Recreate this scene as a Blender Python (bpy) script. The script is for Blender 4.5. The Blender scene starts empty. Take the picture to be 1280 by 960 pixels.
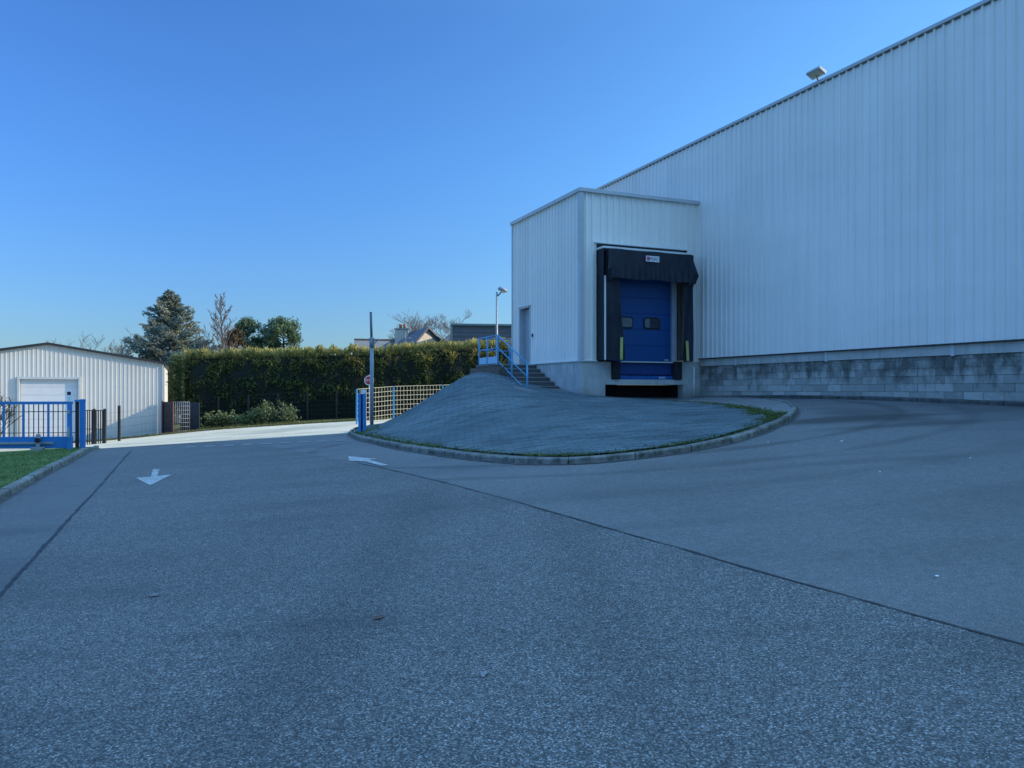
import bpy, bmesh, math, random
import numpy as np
from mathutils import Vector
random.seed(7); rng = np.random.default_rng(7)
C = bpy.context.scene.collection
R = math.radians
W, H, F, CX, CY, EYE = 1280, 960, 960.0, 640.0, 487.0, 1.6

# ------------------------------------------------------------------ terrain
def fit(pts, lam=0.0):
    P = np.array(pts, float); n = len(P); xy = P[:, :2]
    d = np.linalg.norm(xy[:, None] - xy[None], axis=2)
    K = np.where(d > 0, d * d * np.log(np.maximum(d, 1e-9)), 0) + lam * np.eye(n)
    A = np.zeros((n + 3, n + 3)); A[:n, :n] = K; A[:n, n] = 1; A[:n, n+1:] = xy; A[n, :n] = 1; A[n+1:, :n] = xy.T
    w = np.linalg.solve(A, np.concatenate([P[:, 2], np.zeros(3)]))
    def f(x, y):
        x = np.asarray(x, float); y = np.asarray(y, float); s = x.shape
        q = np.stack([x.ravel(), y.ravel()], 1)
        dd = np.linalg.norm(q[:, None] - xy[None], axis=2)
        k = np.where(dd > 0, dd * dd * np.log(np.maximum(dd, 1e-9)), 0)
        return (k @ w[:n] + w[n] + q @ w[n+1:]).reshape(s)
    return f
def pt(px, py, Y): return ((px - CX) / F * Y, Y, EYE + (CY - py) / F * Y)
GP = [(0, 0, 0), (0, 4, .02), (-8, 0, -.35), (8, 2, .45), (-16, 4, -.7),
      pt(690, 580, 12.5), pt(560, 570, 15), pt(995, 516, 17.5), pt(900, 557, 13.2), pt(873, 498.5, 27.9), pt(1280, 507, 17.1),
      (15, 9, 1.1), (18.6, 0, .85), (30, 10, 1.5), pt(448, 547, 25), pt(100, 566, 24), pt(193, 597, 15.5), pt(0, 627, 13),
      pt(0, 745, 6.5), pt(1280, 808, 4.3), pt(440, 540.5, 32.8), pt(160, 559, 31.3), pt(240, 535, 43), pt(440, 523, 44),
      pt(492, 524.5, 40), pt(600, 517, 46), pt(203, 541, 42), pt(120, 551, 40.5), (-32, 38, -1.6), (-30, 20, -1.25), (2, 50, .7), (10, 60, 1.4),
      (-30, 60, -1.3), (-10, 60, 0.1), (-12, 80, 0.0), (20, 80, 1.8)]
_g = fit(GP, .02)
def gz(x, y):
    return _g(np.clip(x, -34, 32), np.clip(y, -12, 85))
def g1(x, y): return float(gz(np.array([x]), np.array([y]))[0])
def at(px, py):
    Y = np.arange(1.5, 84, .05); X = (px - CX) / F * Y
    d = EYE - (py - CY) / F * Y - gz(X, Y)
    i = int(np.argmax(d < 0)) if (d < 0).any() else len(Y) - 1
    a = d[i-1] / (d[i-1] - d[i]) if i else 0
    y = Y[i-1] + .05 * a
    return Vector(((px - CX) / F * y, y, EYE - (py - CY) / F * y))

# ------------------------------------------------------------------ material helpers
class NT:
    def __init__(s, name):
        s.m = bpy.data.materials.new(name); s.m.use_nodes = True
        s.t = s.m.node_tree; s.b = s.t.nodes['Principled BSDF']; s.out = s.t.nodes['Material Output']
        s.c = s.t.nodes.new('ShaderNodeTexCoord')
    def n(s, typ, ins=None, **kw):
        n = s.t.nodes.new(typ)
        for k, v in kw.items(): setattr(n, k, v)
        for k, v in (ins or {}).items():
            if isinstance(v, bpy.types.NodeSocket): s.t.links.new(v, n.inputs[k])
            else: n.inputs[k].default_value = v
        return n
    def link(s, a, b): s.t.links.new(a, b)
    def map(s, scale=(1, 1, 1), rot=(0, 0, 0), src=None):
        return s.n('ShaderNodeMapping', {0: src or s.c.outputs['Object'], 'Scale': scale, 'Rotation': rot}).outputs[0]
    def noise(s, vec, scale, detail=4, rough=.55):
        return s.n('ShaderNodeTexNoise', {'Vector': vec, 'Scale': scale, 'Detail': detail, 'Roughness': rough}).outputs[0]
    def ramp(s, fac, stops):
        r = s.n('ShaderNodeValToRGB', {0: fac}); e = r.color_ramp.elements
        while len(e) < len(stops): e.new(.5)
        for x, (p, c) in zip(e, stops):
            x.position = p; x.color = (c[0], c[1], c[2], 1) if isinstance(c, (tuple, list)) else (c, c, c, 1)
        return r.outputs[0]
    def mix(s, fac, a, b, mode='MIX'):
        n = s.n('ShaderNodeMix', data_type='RGBA', blend_type=mode)
        for i, v in ((0, fac), (6, a), (7, b)):
            if isinstance(v, bpy.types.NodeSocket): s.link(v, n.inputs[i])
            else: n.inputs[i].default_value = v if i == 0 else ((*v, 1) if isinstance(v, tuple) else (v, v, v, 1))
        return n.outputs[2]
    def math(s, op, a, b=0.0):
        return s.n('ShaderNodeMath', {0: a, 1: b}, operation=op).outputs[0]
    def bump(s, h, strength=.3, dist=.01, nrm=None):
        d = {'Height': h, 'Strength': strength, 'Distance': dist}
        if nrm: d['Normal'] = nrm
        return s.n('ShaderNodeBump', d).outputs[0]
    def fin(s, col, rough=.6, nrm=None, metal=0., spec=.5):
        for k, v in (('Base Color', col), ('Roughness', rough), ('Metallic', metal), ('Specular IOR Level', spec)):
            if isinstance(v, bpy.types.NodeSocket): s.link(v, s.b.inputs[k])
            else: s.b.inputs[k].default_value = (*v, 1) if isinstance(v, tuple) else v
        if nrm: s.link(nrm, s.b.inputs['Normal'])
        return s.m
def paint(name, col, rough=.5, var=.12, scale=3., metal=0., spec=.4, dirt=None):
    t = NT(name)
    n = t.noise(t.map(), scale, 5)
    lo = tuple(c * (1 - var) for c in col); hi = tuple(min(1, c * (1 + var)) for c in col)
    c = t.ramp(n, [(.3, lo), (.7, hi)])
    if dirt:
        n2 = t.noise(t.map((6, 6, .6)), 2.5, 5, .65)
        c = t.mix(t.ramp(n2, [(.5, 0.), (.75, .55)]), c, dirt)
    r = t.ramp(t.noise(t.map(), 9, 3), [(.3, rough - .08), (.7, rough + .08)])
    return t.fin(c, r, t.bump(t.noise(t.map(), 40, 2), .06, .004), metal, spec)
def foliage(name, cols, top=None, z0=0, z1=1, trans=.25, rough=.6, dark=.55):
    t = NT(name)
    g = t.n('ShaderNodeNewGeometry')
    c = t.ramp(g.outputs['Random Per Island'], [(i / (len(cols) - 1), k) for i, k in enumerate(cols)])
    big = t.noise(t.map(), .8, 3)
    c = t.mix(t.ramp(big, [(.35, dark), (.65, 0.)]), c, tuple(k * .45 for k in cols[0]), 'MIX')
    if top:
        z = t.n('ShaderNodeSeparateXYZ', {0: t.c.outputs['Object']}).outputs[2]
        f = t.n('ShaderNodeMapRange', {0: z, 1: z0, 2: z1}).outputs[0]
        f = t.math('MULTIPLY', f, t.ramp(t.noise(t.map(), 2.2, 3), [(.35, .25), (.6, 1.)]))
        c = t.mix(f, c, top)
    t.fin(c, rough, spec=.25)
    tr = t.n('ShaderNodeBsdfTranslucent', {'Color': c})
    m = t.n('ShaderNodeMixShader', {0: trans, 1: t.b.outputs[0], 2: tr.outputs[0]})
    t.link(m.outputs[0], t.out.inputs[0])
    return t.m

# ------------------------------------------------------------------ mesh helpers
class MB:
    def __init__(s): s.v = []; s.f = []; s.uv = None; s.sm = []; s.col = []
    def add(s, vs, fs, smooth=False, col=None):
        o = len(s.v); s.v += [tuple(v) for v in vs]
        s.f += [tuple(i + o for i in f) for f in fs]; s.sm += [smooth] * len(fs); s.col += [col or .5] * len(fs)
        return s
    def hexa(s, p, col=None):   # p: 4 bottom, 4 top, counterclockwise
        return s.add(p, [(3, 2, 1, 0), (4, 5, 6, 7), (0, 1, 5, 4), (1, 2, 6, 5), (2, 3, 7, 6), (3, 0, 4, 7)], col=col)
    def box(s, x0, x1, y0, y1, z0, z1):
        return s.hexa([(x0, y0, z0), (x1, y0, z0), (x1, y1, z0), (x0, y1, z0), (x0, y0, z1), (x1, y0, z1), (x1, y1, z1), (x0, y1, z1)])
    def bar(s, a, b, w, h, up=(0, 0, 1)):
        a = Vector(a); b = Vector(b); d = (b - a).normalized(); u = Vector(up)
        if abs(d.dot(u)) > .95: u = Vector((d2.x, d2.y, 0))
        r = d.cross(u).normalized(); u = r.cross(d)
        r *= w / 2; u *= h / 2
        return s.hexa([a - r - u, a + r - u, b + r - u, b - r - u, a - r + u, a + r + u, b + r + u, b - r + u])
    def tube(s, path, r, n=8, cap=True):
        path = [Vector(p) for p in path]; rs = r if isinstance(r, (list, tuple)) else [r] * len(path)
        o = len(s.v); k = len(path); prev = None
        for i, p in enumerate(path):
            d = (path[min(i+1, k-1)] - path[max(i-1, 0)]).normalized()
            u = prev if prev is not None and abs(prev.dot(d)) < .95 else (Vector((0, 0, 1)) if abs(d.z) < .9 else Vector((1, 0, 0)))
            a = d.cross(u).normalized(); b = a.cross(d).normalized(); prev = b
            for j in range(n):
                t = 2 * math.pi * j / n
                s.v.append(tuple(p + (a * math.cos(t) + b * math.sin(t)) * rs[i]))
        for i in range(k - 1):
            for j in range(n):
                j2 = (j + 1) % n
                s.f.append((o + i*n + j, o + i*n + j2, o + (i+1)*n + j2, o + (i+1)*n + j)); s.sm.append(True); s.col.append(.5)
        if cap:
            s.f.append(tuple(o + j for j in reversed(range(n)))); s.f.append(tuple(o + (k-1)*n + j for j in range(n))); s.sm += [False, False]; s.col += [.5, .5]
        return s
    def prism(s, poly, depth):   # poly: list of Vectors, depth: Vector
        n = len(poly); p = [Vector(q) for q in poly]; d = Vector(depth)
        return s.add(p + [q + d for q in p], [tuple(range(n)), tuple(reversed(range(n, 2*n)))] + [(i, i+n, (i+1) % n + n, (i+1) % n) for i in range(n)])
    def build(s, name, mat, parent=None, bevel=0, fix=False):
        me = bpy.data.meshes.new(name)
        off = parent_world(parent) if parent else None
        v = np.array(s.v, float)
        if off is None:
            off = Vector((float(v[:, 0].mean()), float(v[:, 1].mean()), float(v[:, 2].min()))) if s.local else Vector((0, 0, 0))
        me.from_pydata((v - np.array(off)).tolist(), [], s.f); me.update()
        me.polygons.foreach_set('use_smooth', s.sm)
        if len(set(s.col)) > 1:
            a = me.attributes.new('shade', 'FLOAT', 'FACE'); a.data.foreach_set('value', s.col)
        if fix:
            bm = bmesh.new(); bm.from_mesh(me); bmesh.ops.recalc_face_normals(bm, faces=bm.faces); bm.to_mesh(me); bm.free()
        me.materials.append(mat)
        o = bpy.data.objects.new(name, me); C.objects.link(o)
        if parent: o.parent = parent
        else: o.location = off
        if bevel:
            b = o.modifiers.new('bevel', 'BEVEL'); b.width = bevel; b.segments = 2; b.limit_method = 'ANGLE'; b.angle_limit = R(40)
        return o
    local = True
def parent_world(p):
    v = Vector((0, 0, 0))
    while p: v = v + p.location; p = p.parent
    return v
def tag(o, label, cat, group=None):
    o['label'] = label; o['category'] = cat
    if group: o['group'] = group
    return o
def thing(name, loc, label, cat, group=None):
    o = bpy.data.objects.new(name, None); C.objects.link(o); o.location = loc; o.empty_display_size = .2
    return tag(o, label, cat, group)
def struct(name, mb, mat):
    mb.local = False; o = mb.build(name, mat); o['kind'] = 'structure'; return o
def clone(src, loc, parent=None):
    c = src.copy(); C.objects.link(c); c.location = loc
    if parent: c.parent = parent
    return c
def grid_sheet(x0, x1, y0, y1, off, clip=(), step=.5):
    """terrain-following sheet, clipped by half planes ((x,y),(nx,ny)) keeping the side the normal points to"""
    xs = np.arange(x0, x1 + 1e-6, step); ys = np.arange(y0, y1 + 1e-6, step)
    X, Y = np.meshgrid(xs, ys); Z = gz(X, Y) + off; nx = len(xs)
    bm = bmesh.new(); vv = [bm.verts.new(p) for p in zip(X.ravel(), Y.ravel(), Z.ravel())]
    for j in range(len(ys) - 1):
        for i in range(nx - 1):
            k = j * nx + i; bm.faces.new((vv[k], vv[k+1], vv[k+1+nx], vv[k+nx]))
    for (p, n) in clip:
        bmesh.ops.bisect_plane(bm, geom=bm.verts[:] + bm.edges[:] + bm.faces[:], plane_co=(p[0], p[1], 0), plane_no=(-n[0], -n[1], 0), clear_outer=True)
    bm.verts.index_update()
    mb = MB(); mb.add([v.co for v in bm.verts], [tuple(v.index for v in f.verts) for f in bm.faces], True); bm.free()
    return mb
def half(a, b):   # half plane left of a->b
    return ((a[0], a[1]), (-(b[1] - a[1]), b[0] - a[0]))
def smooth_path(pts, step=.25):
    P = [Vector(p[:2]) for p in pts]; P = [2*P[0]-P[1]] + P + [2*P[-1]-P[-2]]; out = []
    for i in range(1, len(P) - 2):
        n = max(2, int((P[i+1] - P[i]).length / .05))
        for k in range(n):
            t = k / n
            out.append(.5 * ((2*P[i]) + (P[i+1]-P[i-1])*t + (2*P[i-1]-5*P[i]+4*P[i+1]-P[i+2])*t*t + (3*P[i]-P[i-1]-3*P[i+1]+P[i+2])*t**3))
    out.append(P[-2]); res = [out[0]]; acc = 0
    for a, b in zip(out, out[1:]):
        acc += (b - a).length
        if acc >= step: res.append(b); acc = 0
    return res
def kerb(name, pts, mat, side=1, w=.16, h=.13, stone=4, step=.25, base=gz):
    path = smooth_path(pts, step); mb = MB(); n = len(path)
    nr = []
    for i in range(n):
        d = (path[min(i+1, n-1)] - path[max(i-1, 0)]).normalized(); nr.append(Vector((-d.y, d.x)) * side)
    z = gz(np.array([p.x for p in path]), np.array([p.y for p in path]))
    for k in range(0, n - 1, stone):
        e = min(k + stone, n - 1); rows = []; jit = random.uniform(-.006, .006); jo = random.uniform(-.006, .006)
        for i in range(k, e + 1):
            q = Vector(path[i])
            if i == k and k: q = q + (path[i+1] - path[i]).normalized() * .022
            prof = [(0, -.1), (0, h - .025), (.02, h), (w, h), (w, -.1)]
            rows.append([(q.x + nr[i].x * (a + jo), q.y + nr[i].y * (a + jo), z[i] + b + (jit if b > 0 else 0)) for a, b in prof])
        m = len(rows); vs = [p for r in rows for p in r]; fs = []
        for i in range(m - 1):
            for j in range(4): fs.append((i*5+j, i*5+j+1, (i+1)*5+j+1, (i+1)*5+j))
        fs += [tuple(range(5))[::-1], tuple((m-1)*5 + j for j in range(5))]
        mb.add(vs, fs, col=random.random())
    mb.local = False
    o = mb.build(name, mat, fix=True); o['kind'] = 'structure'; return path, nr
def leaf_quads(P, size, aspect=2.2, dirs=None, spread=1.0):
    n = len(P); d = rng.normal(size=(n, 3))
    if dirs is not None: d = dirs + d * spread
    d /= np.linalg.norm(d, axis=1)[:, None]
    e = np.cross(d, rng.normal(size=(n, 3))); e /= np.linalg.norm(e, axis=1)[:, None]
    s = (size * rng.uniform(.6, 1.4, n))[:, None]; a = d * s / 2; b = e * s / 2 / aspect
    V = np.stack([P - a, P + b * 1.0, P + a, P - b * 1.0], 1).reshape(-1, 3)
    return V, np.arange(4 * n).reshape(-1, 4)
def leaf_obj(name, V, Fs, mat, parent=None, off=None):
    me = bpy.data.meshes.new(name); o_ = parent_world(parent) if parent else (off or Vector((0, 0, 0)))
    me.from_pydata((V - np.array(o_)).tolist(), [], Fs.tolist()); me.materials.append(mat)
    o = bpy.data.objects.new(name, me); C.objects.link(o)
    if parent: o.parent = parent
    else: o.location = o_
    return o
def text_obj(name, txt, size, mat, parent, origin, xdir, ydir, lift, ext=.002):
    cu = bpy.data.curves.new(name, 'FONT'); cu.body = txt; cu.size = size; cu.align_x = 'CENTER'; cu.align_y = 'CENTER'; cu.extrude = ext
    t = bpy.data.objects.new('tmp_text', cu); C.objects.link(t)
    dg = bpy.context.evaluated_depsgraph_get(); me = bpy.data.meshes.new_from_object(t.evaluated_get(dg))
    bpy.data.objects.remove(t); bpy.data.curves.remove(cu)
    x = Vector(xdir).normalized(); y = Vector(ydir).normalized(); nrm = x.cross(y); o_ = parent_world(parent)
    for v in me.vertices: v.co = Vector(origin) + x * v.co.x + y * v.co.y + nrm * (v.co.z + lift) - o_
    me.materials.clear(); me.materials.append(mat); me.name = name
    o = bpy.data.objects.new(name, me); C.objects.link(o); o.parent = parent
    return o

# ------------------------------------------------------------------ building axes
ln = math.hypot(411, 960)
d1 = Vector((-411/ln, 960/ln, 0)); d2 = Vector((960/ln, 411/ln, 0)); UP = Vector((0, 0, 1))
C0 = Vector((2.33, 26, 0))
def A(u, t, z): return C0 + d2 * u + d1 * t + UP * z

# ------------------------------------------------------------------ materials
def asphalt(name, lo, hi, coarse, bumpy, rough=.72, spots=True, marks=(), rings=()):
    t = NT(name); o = t.map()
    v = t.n('ShaderNodeTexVoronoi', {'Vector': o, 'Scale': coarse})
    rnd = t.n('ShaderNodeSeparateColor', {0: v.outputs['Color']}).outputs[0]
    mid = tuple((a + b) / 2 for a, b in zip(lo, hi))
    c = t.ramp(rnd, [(0., lo), (.55, mid), (.84, hi), (1., tuple(x * 1.25 for x in hi))])
    c = t.mix(t.ramp(v.outputs['Distance'], [(.45, 0.), (.75, .6)]), c, tuple(k * .45 for k in lo))
    v2 = t.n('ShaderNodeTexVoronoi', {'Vector': o, 'Scale': coarse * 1.25})
    r2 = t.n('ShaderNodeSeparateColor', {0: v2.outputs['Color']}).outputs[1]
    c = t.mix(t.ramp(r2, [(.925, 0.), (.945, .75)]), c, tuple(min(.6, k * 2.1) for k in hi))
    p = t.noise(o, .22, 5, .6)
    c = t.mix(1., c, t.ramp(p, [(.3, .82), (.5, 1.), (.72, 1.14)]), 'MULTIPLY')
    p2 = t.noise(t.map((.35, 1.4, 1), (0, 0, R(-22))), .7, 5, .62)
    c = t.mix(1., c, t.ramp(p2, [(.32, .7), (.48, 1.), (.75, 1.12)]), 'MULTIPLY')
    p4 = t.noise(o, 14, 3, .6)
    c = t.mix(1., c, t.ramp(p4, [(.3, .84), (.7, 1.14)]), 'MULTIPLY')
    if spots:
        p3 = t.noise(o, 1.7, 6, .7)
        c = t.mix(t.ramp(p3, [(.68, 0.), (.78, .45)]), c, tuple(x * .5 for x in lo))
    for (x, y, sx, sy, rot, k) in marks:
        mp = t.n('ShaderNodeMapping', {0: t.c.outputs['Object'], 'Location': (-x, -y, 0)}).outputs[0]
        mp = t.n('ShaderNodeMapping', {0: mp, 'Rotation': (0, 0, -rot), 'Scale': (1 / sx, 1 / sy, 0)}).outputs[0]
        ln_ = t.n('ShaderNodeVectorMath', {0: mp}, operation='LENGTH').outputs['Value']
        ln_ = t.math('ADD', ln_, t.math('MULTIPLY', t.math('SUBTRACT', p2, .5), 1.1))
        c = t.mix(t.ramp(ln_, [(.35, k), (1., 0.)]), c, tuple(q * .3 for q in lo))
    for (x, y, r, wd, k) in rings:
        dd = t.n('ShaderNodeVectorMath', {0: o, 1: (x, y, 0)}, operation='SUBTRACT').outputs[0]
        dd = t.n('ShaderNodeVectorMath', {0: dd, 1: (1, 1, 0)}, operation='MULTIPLY').outputs[0]
        ln_ = t.n('ShaderNodeVectorMath', {0: dd}, operation='LENGTH').outputs['Value']
        ln_ = t.math('ABSOLUTE', t.math('SUBTRACT', ln_, r))
        ln_ = t.math('ADD', t.math('DIVIDE', ln_, wd), t.math('MULTIPLY', t.math('SUBTRACT', t.noise(o, .45, 3), .45), 3.2))
        c = t.mix(t.ramp(ln_, [(.3, k), (1., 0.)]), c, tuple(q * .35 for q in lo))
    h = t.math('ADD', v.outputs['Distance'], t.math('MULTIPLY', t.noise(o, 30, 4), .8))
    return t.fin(c, t.ramp(p2, [(.3, rough - .12), (.7, rough + .08)]), t.bump(h, bumpy, .006), spec=.35)
M = {}
M['coarse'] = asphalt('worn coarse asphalt', (.052, .053, .052), (.19, .186, .176), 95, 1., marks=[(-1.2, 7, .5, 9, .12, .18), (.6, 7.5, .45, 9, .1, .16)])
M['smooth'] = asphalt('smooth asphalt', (.108, .108, .105), (.156, .154, .147), 150, .3, marks=[(6.6, 15.6, 2.4, .8, .75, .85), (7.4, 14.2, 2.4, .45, .12, .55), (7.6, 16.6, 1.1, 3.0, -.35, .5)], rings=[(2.0, 19.5, 7.0, .25, .5), (2.0, 19.5, 8.3, .25, .35), (1.0, 22, 12.5, .3, .16), (1.0, 22, 14.2, .25, .14)])
M['strip'] = asphalt('dark asphalt strip', (.09, .09, .088), (.14, .138, .134), 120, .4)
M['street'] = asphalt('street asphalt with painted sun', (.66, .54, .36), (.76, .63, .44), 60, .3)  # sunlight on the road is put into this pale warm colour
M['tar'] = paint('tar joint', (.012, .012, .014), .6, .3, 20)
M['pave'] = asphalt('island paving', (.14, .14, .135), (.2, .2, .19), 110, .4)
M['tyre'] = None
def kerbmat(name, a, b):
    t = NT(name); at_ = t.n('ShaderNodeAttribute', attribute_name='shade').outputs['Fac']
    c = t.ramp(at_, [(0, a), (1, b)]); n = t.noise(t.map(), 5, 6, .7)
    c = t.mix(t.ramp(n, [(.44, 0.), (.64, .85)]), c, (.045, .05, .04))
    c = t.mix(1., c, t.ramp(t.noise(t.map(), 40, 4), [(.3, .75), (.7, 1.15)]), 'MULTIPLY')
    return t.fin(c, .85, t.bump(t.noise(t.map(), 60, 4), .5, .006), spec=.2)
M['kerb'] = kerbmat('weathered kerb concrete', (.17, .17, .155), (.27, .265, .24))
M['kerbdark'] = kerbmat('dark wall foot kerb', (.08, .08, .08), (.13, .13, .125))
def clad(name, col, ang, period, var=.025):
    t = NT(name)
    m = t.map((1, 1, 1), (0, 0, ang))
    x = t.n('ShaderNodeSeparateXYZ', {0: m}); 
    pan = t.math('FLOOR', t.math('DIVIDE', x.outputs[0], period * 4))
    wn = t.n('ShaderNodeTexWhiteNoise', {'W': pan}, noise_dimensions='1D').outputs[0]
    c = t.ramp(wn, [(0, tuple(k * (1 - var) for k in col)), (1, tuple(min(1, k * (1 + var)) for k in col))])
    st = t.noise(t.map((2.5, 2.5, .12), (0, 0, ang)), 1.6, 5, .6)
    c = t.mix(1., c, t.ramp(st, [(.3, .93), (.6, 1.0), (.8, 1.03)]), 'MULTIPLY')
    bl = t.noise(t.map((.12, .12, .35), (0, 0, ang)), 1.1, 4, .6)
    c = t.mix(1., c, t.ramp(bl, [(.3, .92), (.65, 1.03)]), 'MULTIPLY')
    return t.fin(c, t.ramp(bl, [(.3, .38), (.7, .52)]), t.bump(t.noise(t.map((1, 1, .3)), 1.5, 3), .15, .02), spec=.45)
wang = math.atan2(d2.y, d2.x)
M['clad'] = clad('pale grey steel cladding', (.88, .83, .77), -math.atan2(d1.y, d1.x), .25)
M['cladfront'] = clad('pale grey steel cladding front', (.9, .84, .77), -wang, .25)
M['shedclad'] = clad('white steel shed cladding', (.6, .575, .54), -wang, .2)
M['trim'] = paint('grey steel trim', (.5, .52, .53), .45, .06)
M['white'] = paint('white painted steel', (.72, .72, .7), .45, .06)
M['darktrim'] = paint('black roof trim', (.03, .03, .034), .5)
def blockmat():
    t = NT('stained concrete blocks'); a = t.n('ShaderNodeAttribute', attribute_name='shade').outputs['Fac']
    c = t.ramp(a, [(0, (.26, .26, .24)), (.5, (.36, .36, .33)), (1, (.47, .46, .42))])
    z = t.n('ShaderNodeSeparateXYZ', {0: t.c.outputs['Object']}).outputs[2]
    n = t.noise(t.map((1, 1, .45)), 2.2, 6, .7); n2 = t.noise(t.map((1, 1, 1)), 7, 5, .65)
    zz = t.n('ShaderNodeMapRange', {0: z, 1: .2, 2: 1.0, 3: -.12, 4: .14}).outputs[0]
    c = t.mix(t.ramp(t.math('ADD', n, zz), [(.5, 0.), (.7, .8)]), c, (.06, .065, .055))
    c = t.mix(t.ramp(n2, [(.55, 0.), (.74, .4)]), c, (.58, .58, .53))
    n3 = t.noise(t.map((1, 1, 1.6)), 3.1, 6, .72)
    c = t.mix(t.ramp(n3, [(.55, 0.), (.7, .45)]), c, (.15, .16, .145))
    return t.fin(c, .9, t.bump(t.noise(t.map(), 60, 5), .5, .008), spec=.15)
M['block'] = blockmat()
M['mortar'] = paint('grey mortar', (.14, .14, .13), .9, .3, 6)
def concrete(name, col, stain=.5):
    t = NT(name); n = t.noise(t.map(), 1.6, 6, .65)
    c = t.ramp(n, [(.3, tuple(k * .8 for k in col)), (.7, tuple(k * 1.12 for k in col))])
    n2 = t.noise(t.map((3, 3, .5)), 1.5, 6, .7)
    c = t.mix(t.ramp(n2, [(.52, 0.), (.75, stain)]), c, (.08, .085, .08))
    z = t.n('ShaderNodeSeparateXYZ', {0: t.c.outputs['Object']}).outputs[2]
    low = t.n('ShaderNodeMapRange', {0: t.math('ADD', z, t.math('MULTIPLY', n2, .5)), 1: .25, 2: .75, 3: .6, 4: 0.}).outputs[0]
    c = t.mix(low, c, (.09, .1, .085))
    return t.fin(c, .85, t.bump(t.noise(t.map(), 30, 5), .35, .006), spec=.2)
M['plinth'] = concrete('painted concrete plinth', (.5, .5, .48))
M['beam'] = concrete('weathered concrete beam', (.5, .49, .45), .5)
M['step'] = concrete('grey concrete steps', (.12, .12, .115), .5)
M['nosing'] = paint('step nosing', (.27, .27, .26), .8, .2, 8)
M['rubble'] = paint('brown rubble masonry', (.13, .105, .085), .9, .5, 9)
M['blue'] = paint('bright blue painted steel', (.028, .2, .5), .4, .1, 4)
M['rail'] = paint('faded blue handrail paint', (.1, .33, .55), .45, .15, 6)
M['kick'] = paint('pale blue toe plate', (.3, .55, .75), .45, .08)
M['doorblue'] = paint('deep blue dock door', (.004, .062, .215), .4, .06, 1.2)
M['levblue'] = paint('dark blue leveller', (.01, .045, .17), .5, .2, 5)
M['black'] = paint('black rubber', (.014, .016, .022), .75, .3, 8)
def fabric():
    t = NT('black shelter canvas')
    c = t.ramp(t.noise(t.map((1, 1, .5)), 2.5, 5), [(.3, (.011, .014, .022)), (.75, (.026, .032, .044))])
    return t.fin(c, .6, t.bump(t.noise(t.map((1, 1, .3)), 3, 4), .8, .08), spec=.3)
M['canvas'] = fabric()
M['yellow'] = paint('yellow guide strip', (.5, .5, .16), .5, .12, 6)
M['plate'] = paint('white sign plate', (.75, .75, .75), .4, .04)
M['pink'] = paint('faded red print', (.55, .12, .2), .5)
M['ink'] = paint('dark print', (.04, .06, .1), .5)
M['red'] = paint('sign red', (.3, .03, .06), .4)
M['pane'] = paint('grey door window', (.12, .14, .15), .15, .2, 2, spec=.6)
M['paneblack'] = paint('dark pane', (.01, .012, .03), .12, .2, 2, spec=.6)
M['galv'] = paint('galvanised steel', (.34, .35, .36), .45, .15, 5, .3)
M['greysteel'] = paint('grey painted pole', (.26, .28, .31), .45, .1)
M['wire'] = paint('pale coated fence wire', (.68, .61, .44), .5, .08)
M['darkmetal'] = paint('dark metal', (.02, .022, .026), .5)
M['slate'] = paint('slate roof', (.1, .1, .115), .7, .3, 6)
M['roofbrown'] = paint('weathered tile roof', (.2, .18, .165), .85, .25, 5)
M['render'] = paint('cream rendered wall', (.6, .54, .45), .85, .08)
M['greyrender'] = paint('grey rendered wall', (.36, .37, .39), .85, .08)
M['brick'] = paint('red brick', (.4, .17, .1), .85, .2, 6)
M['orange'] = paint('orange render', (.65, .33, .15), .85, .1)
M['greyclad'] = paint('dark grey horizontal cladding', (.14, .14, .16), .55, .1, 2)
M['bark'] = paint('grey bark', (.12, .1, .08), .9, .3, 8)
M['palebark'] = paint('pale bark', (.2, .17, .15), .9, .25, 8)
M['glass'] = paint('lamp lens', (.6, .6, .52), .2, .1)
M['lens'] = paint('floodlight lens', (.62, .55, .4), .25, .1)
def roadpaint():
    t = NT('worn road paint'); n = t.noise(t.map(), 25, 5, .7); b = t.noise(t.map(), 2.5, 4)
    c = t.mix(t.ramp(n, [(.44, 0.), (.6, .9)]), t.ramp(b, [(.3, (.4, .4, .39)), (.7, (.55, .55, .53))]), (.11, .11, .11))
    return t.fin(c, .7, t.bump(n, .3, .004), spec=.25)
M['paint'] = roadpaint()
def faint():
    t = NT('worn away road paint'); n = t.noise(t.map(), 18, 5, .7)
    c = t.mix(t.ramp(n, [(.42, 0.), (.6, .9)]), (.3, .3, .3), (.075, .075, .076))
    return t.fin(c, .75, spec=.25)
M['faint'] = faint()
def earth():
    t = NT('earth and rough grass'); n = t.noise(t.map(), .7, 6, .65); n2 = t.noise(t.map(), 9, 5, .7)
    c = t.ramp(n, [(.3, (.05, .075, .02)), (.55, (.1, .12, .04)), (.75, (.17, .15, .08))])
    c = t.mix(1., c, t.ramp(n2, [(.3, .6), (.7, 1.3)]), 'MULTIPLY')
    return t.fin(c, .95, t.bump(n2, .8, .04), spec=.1)
M['earth'] = earth()
def lawn():
    t = NT('short lawn'); n = t.noise(t.map(), 1.2, 5, .6); n2 = t.noise(t.map(), 30, 4, .7)
    c = t.ramp(n, [(.3, (.09, .15, .05)), (.6, (.15, .22, .075)), (.8, (.2, .24, .1))])
    c = t.mix(1., c, t.ramp(n2, [(.3, .5), (.7, 1.4)]), 'MULTIPLY')
    return t.fin(c, .95, t.bump(n2, 1., .04), spec=.1)
M['lawn'] = lawn()
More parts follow.
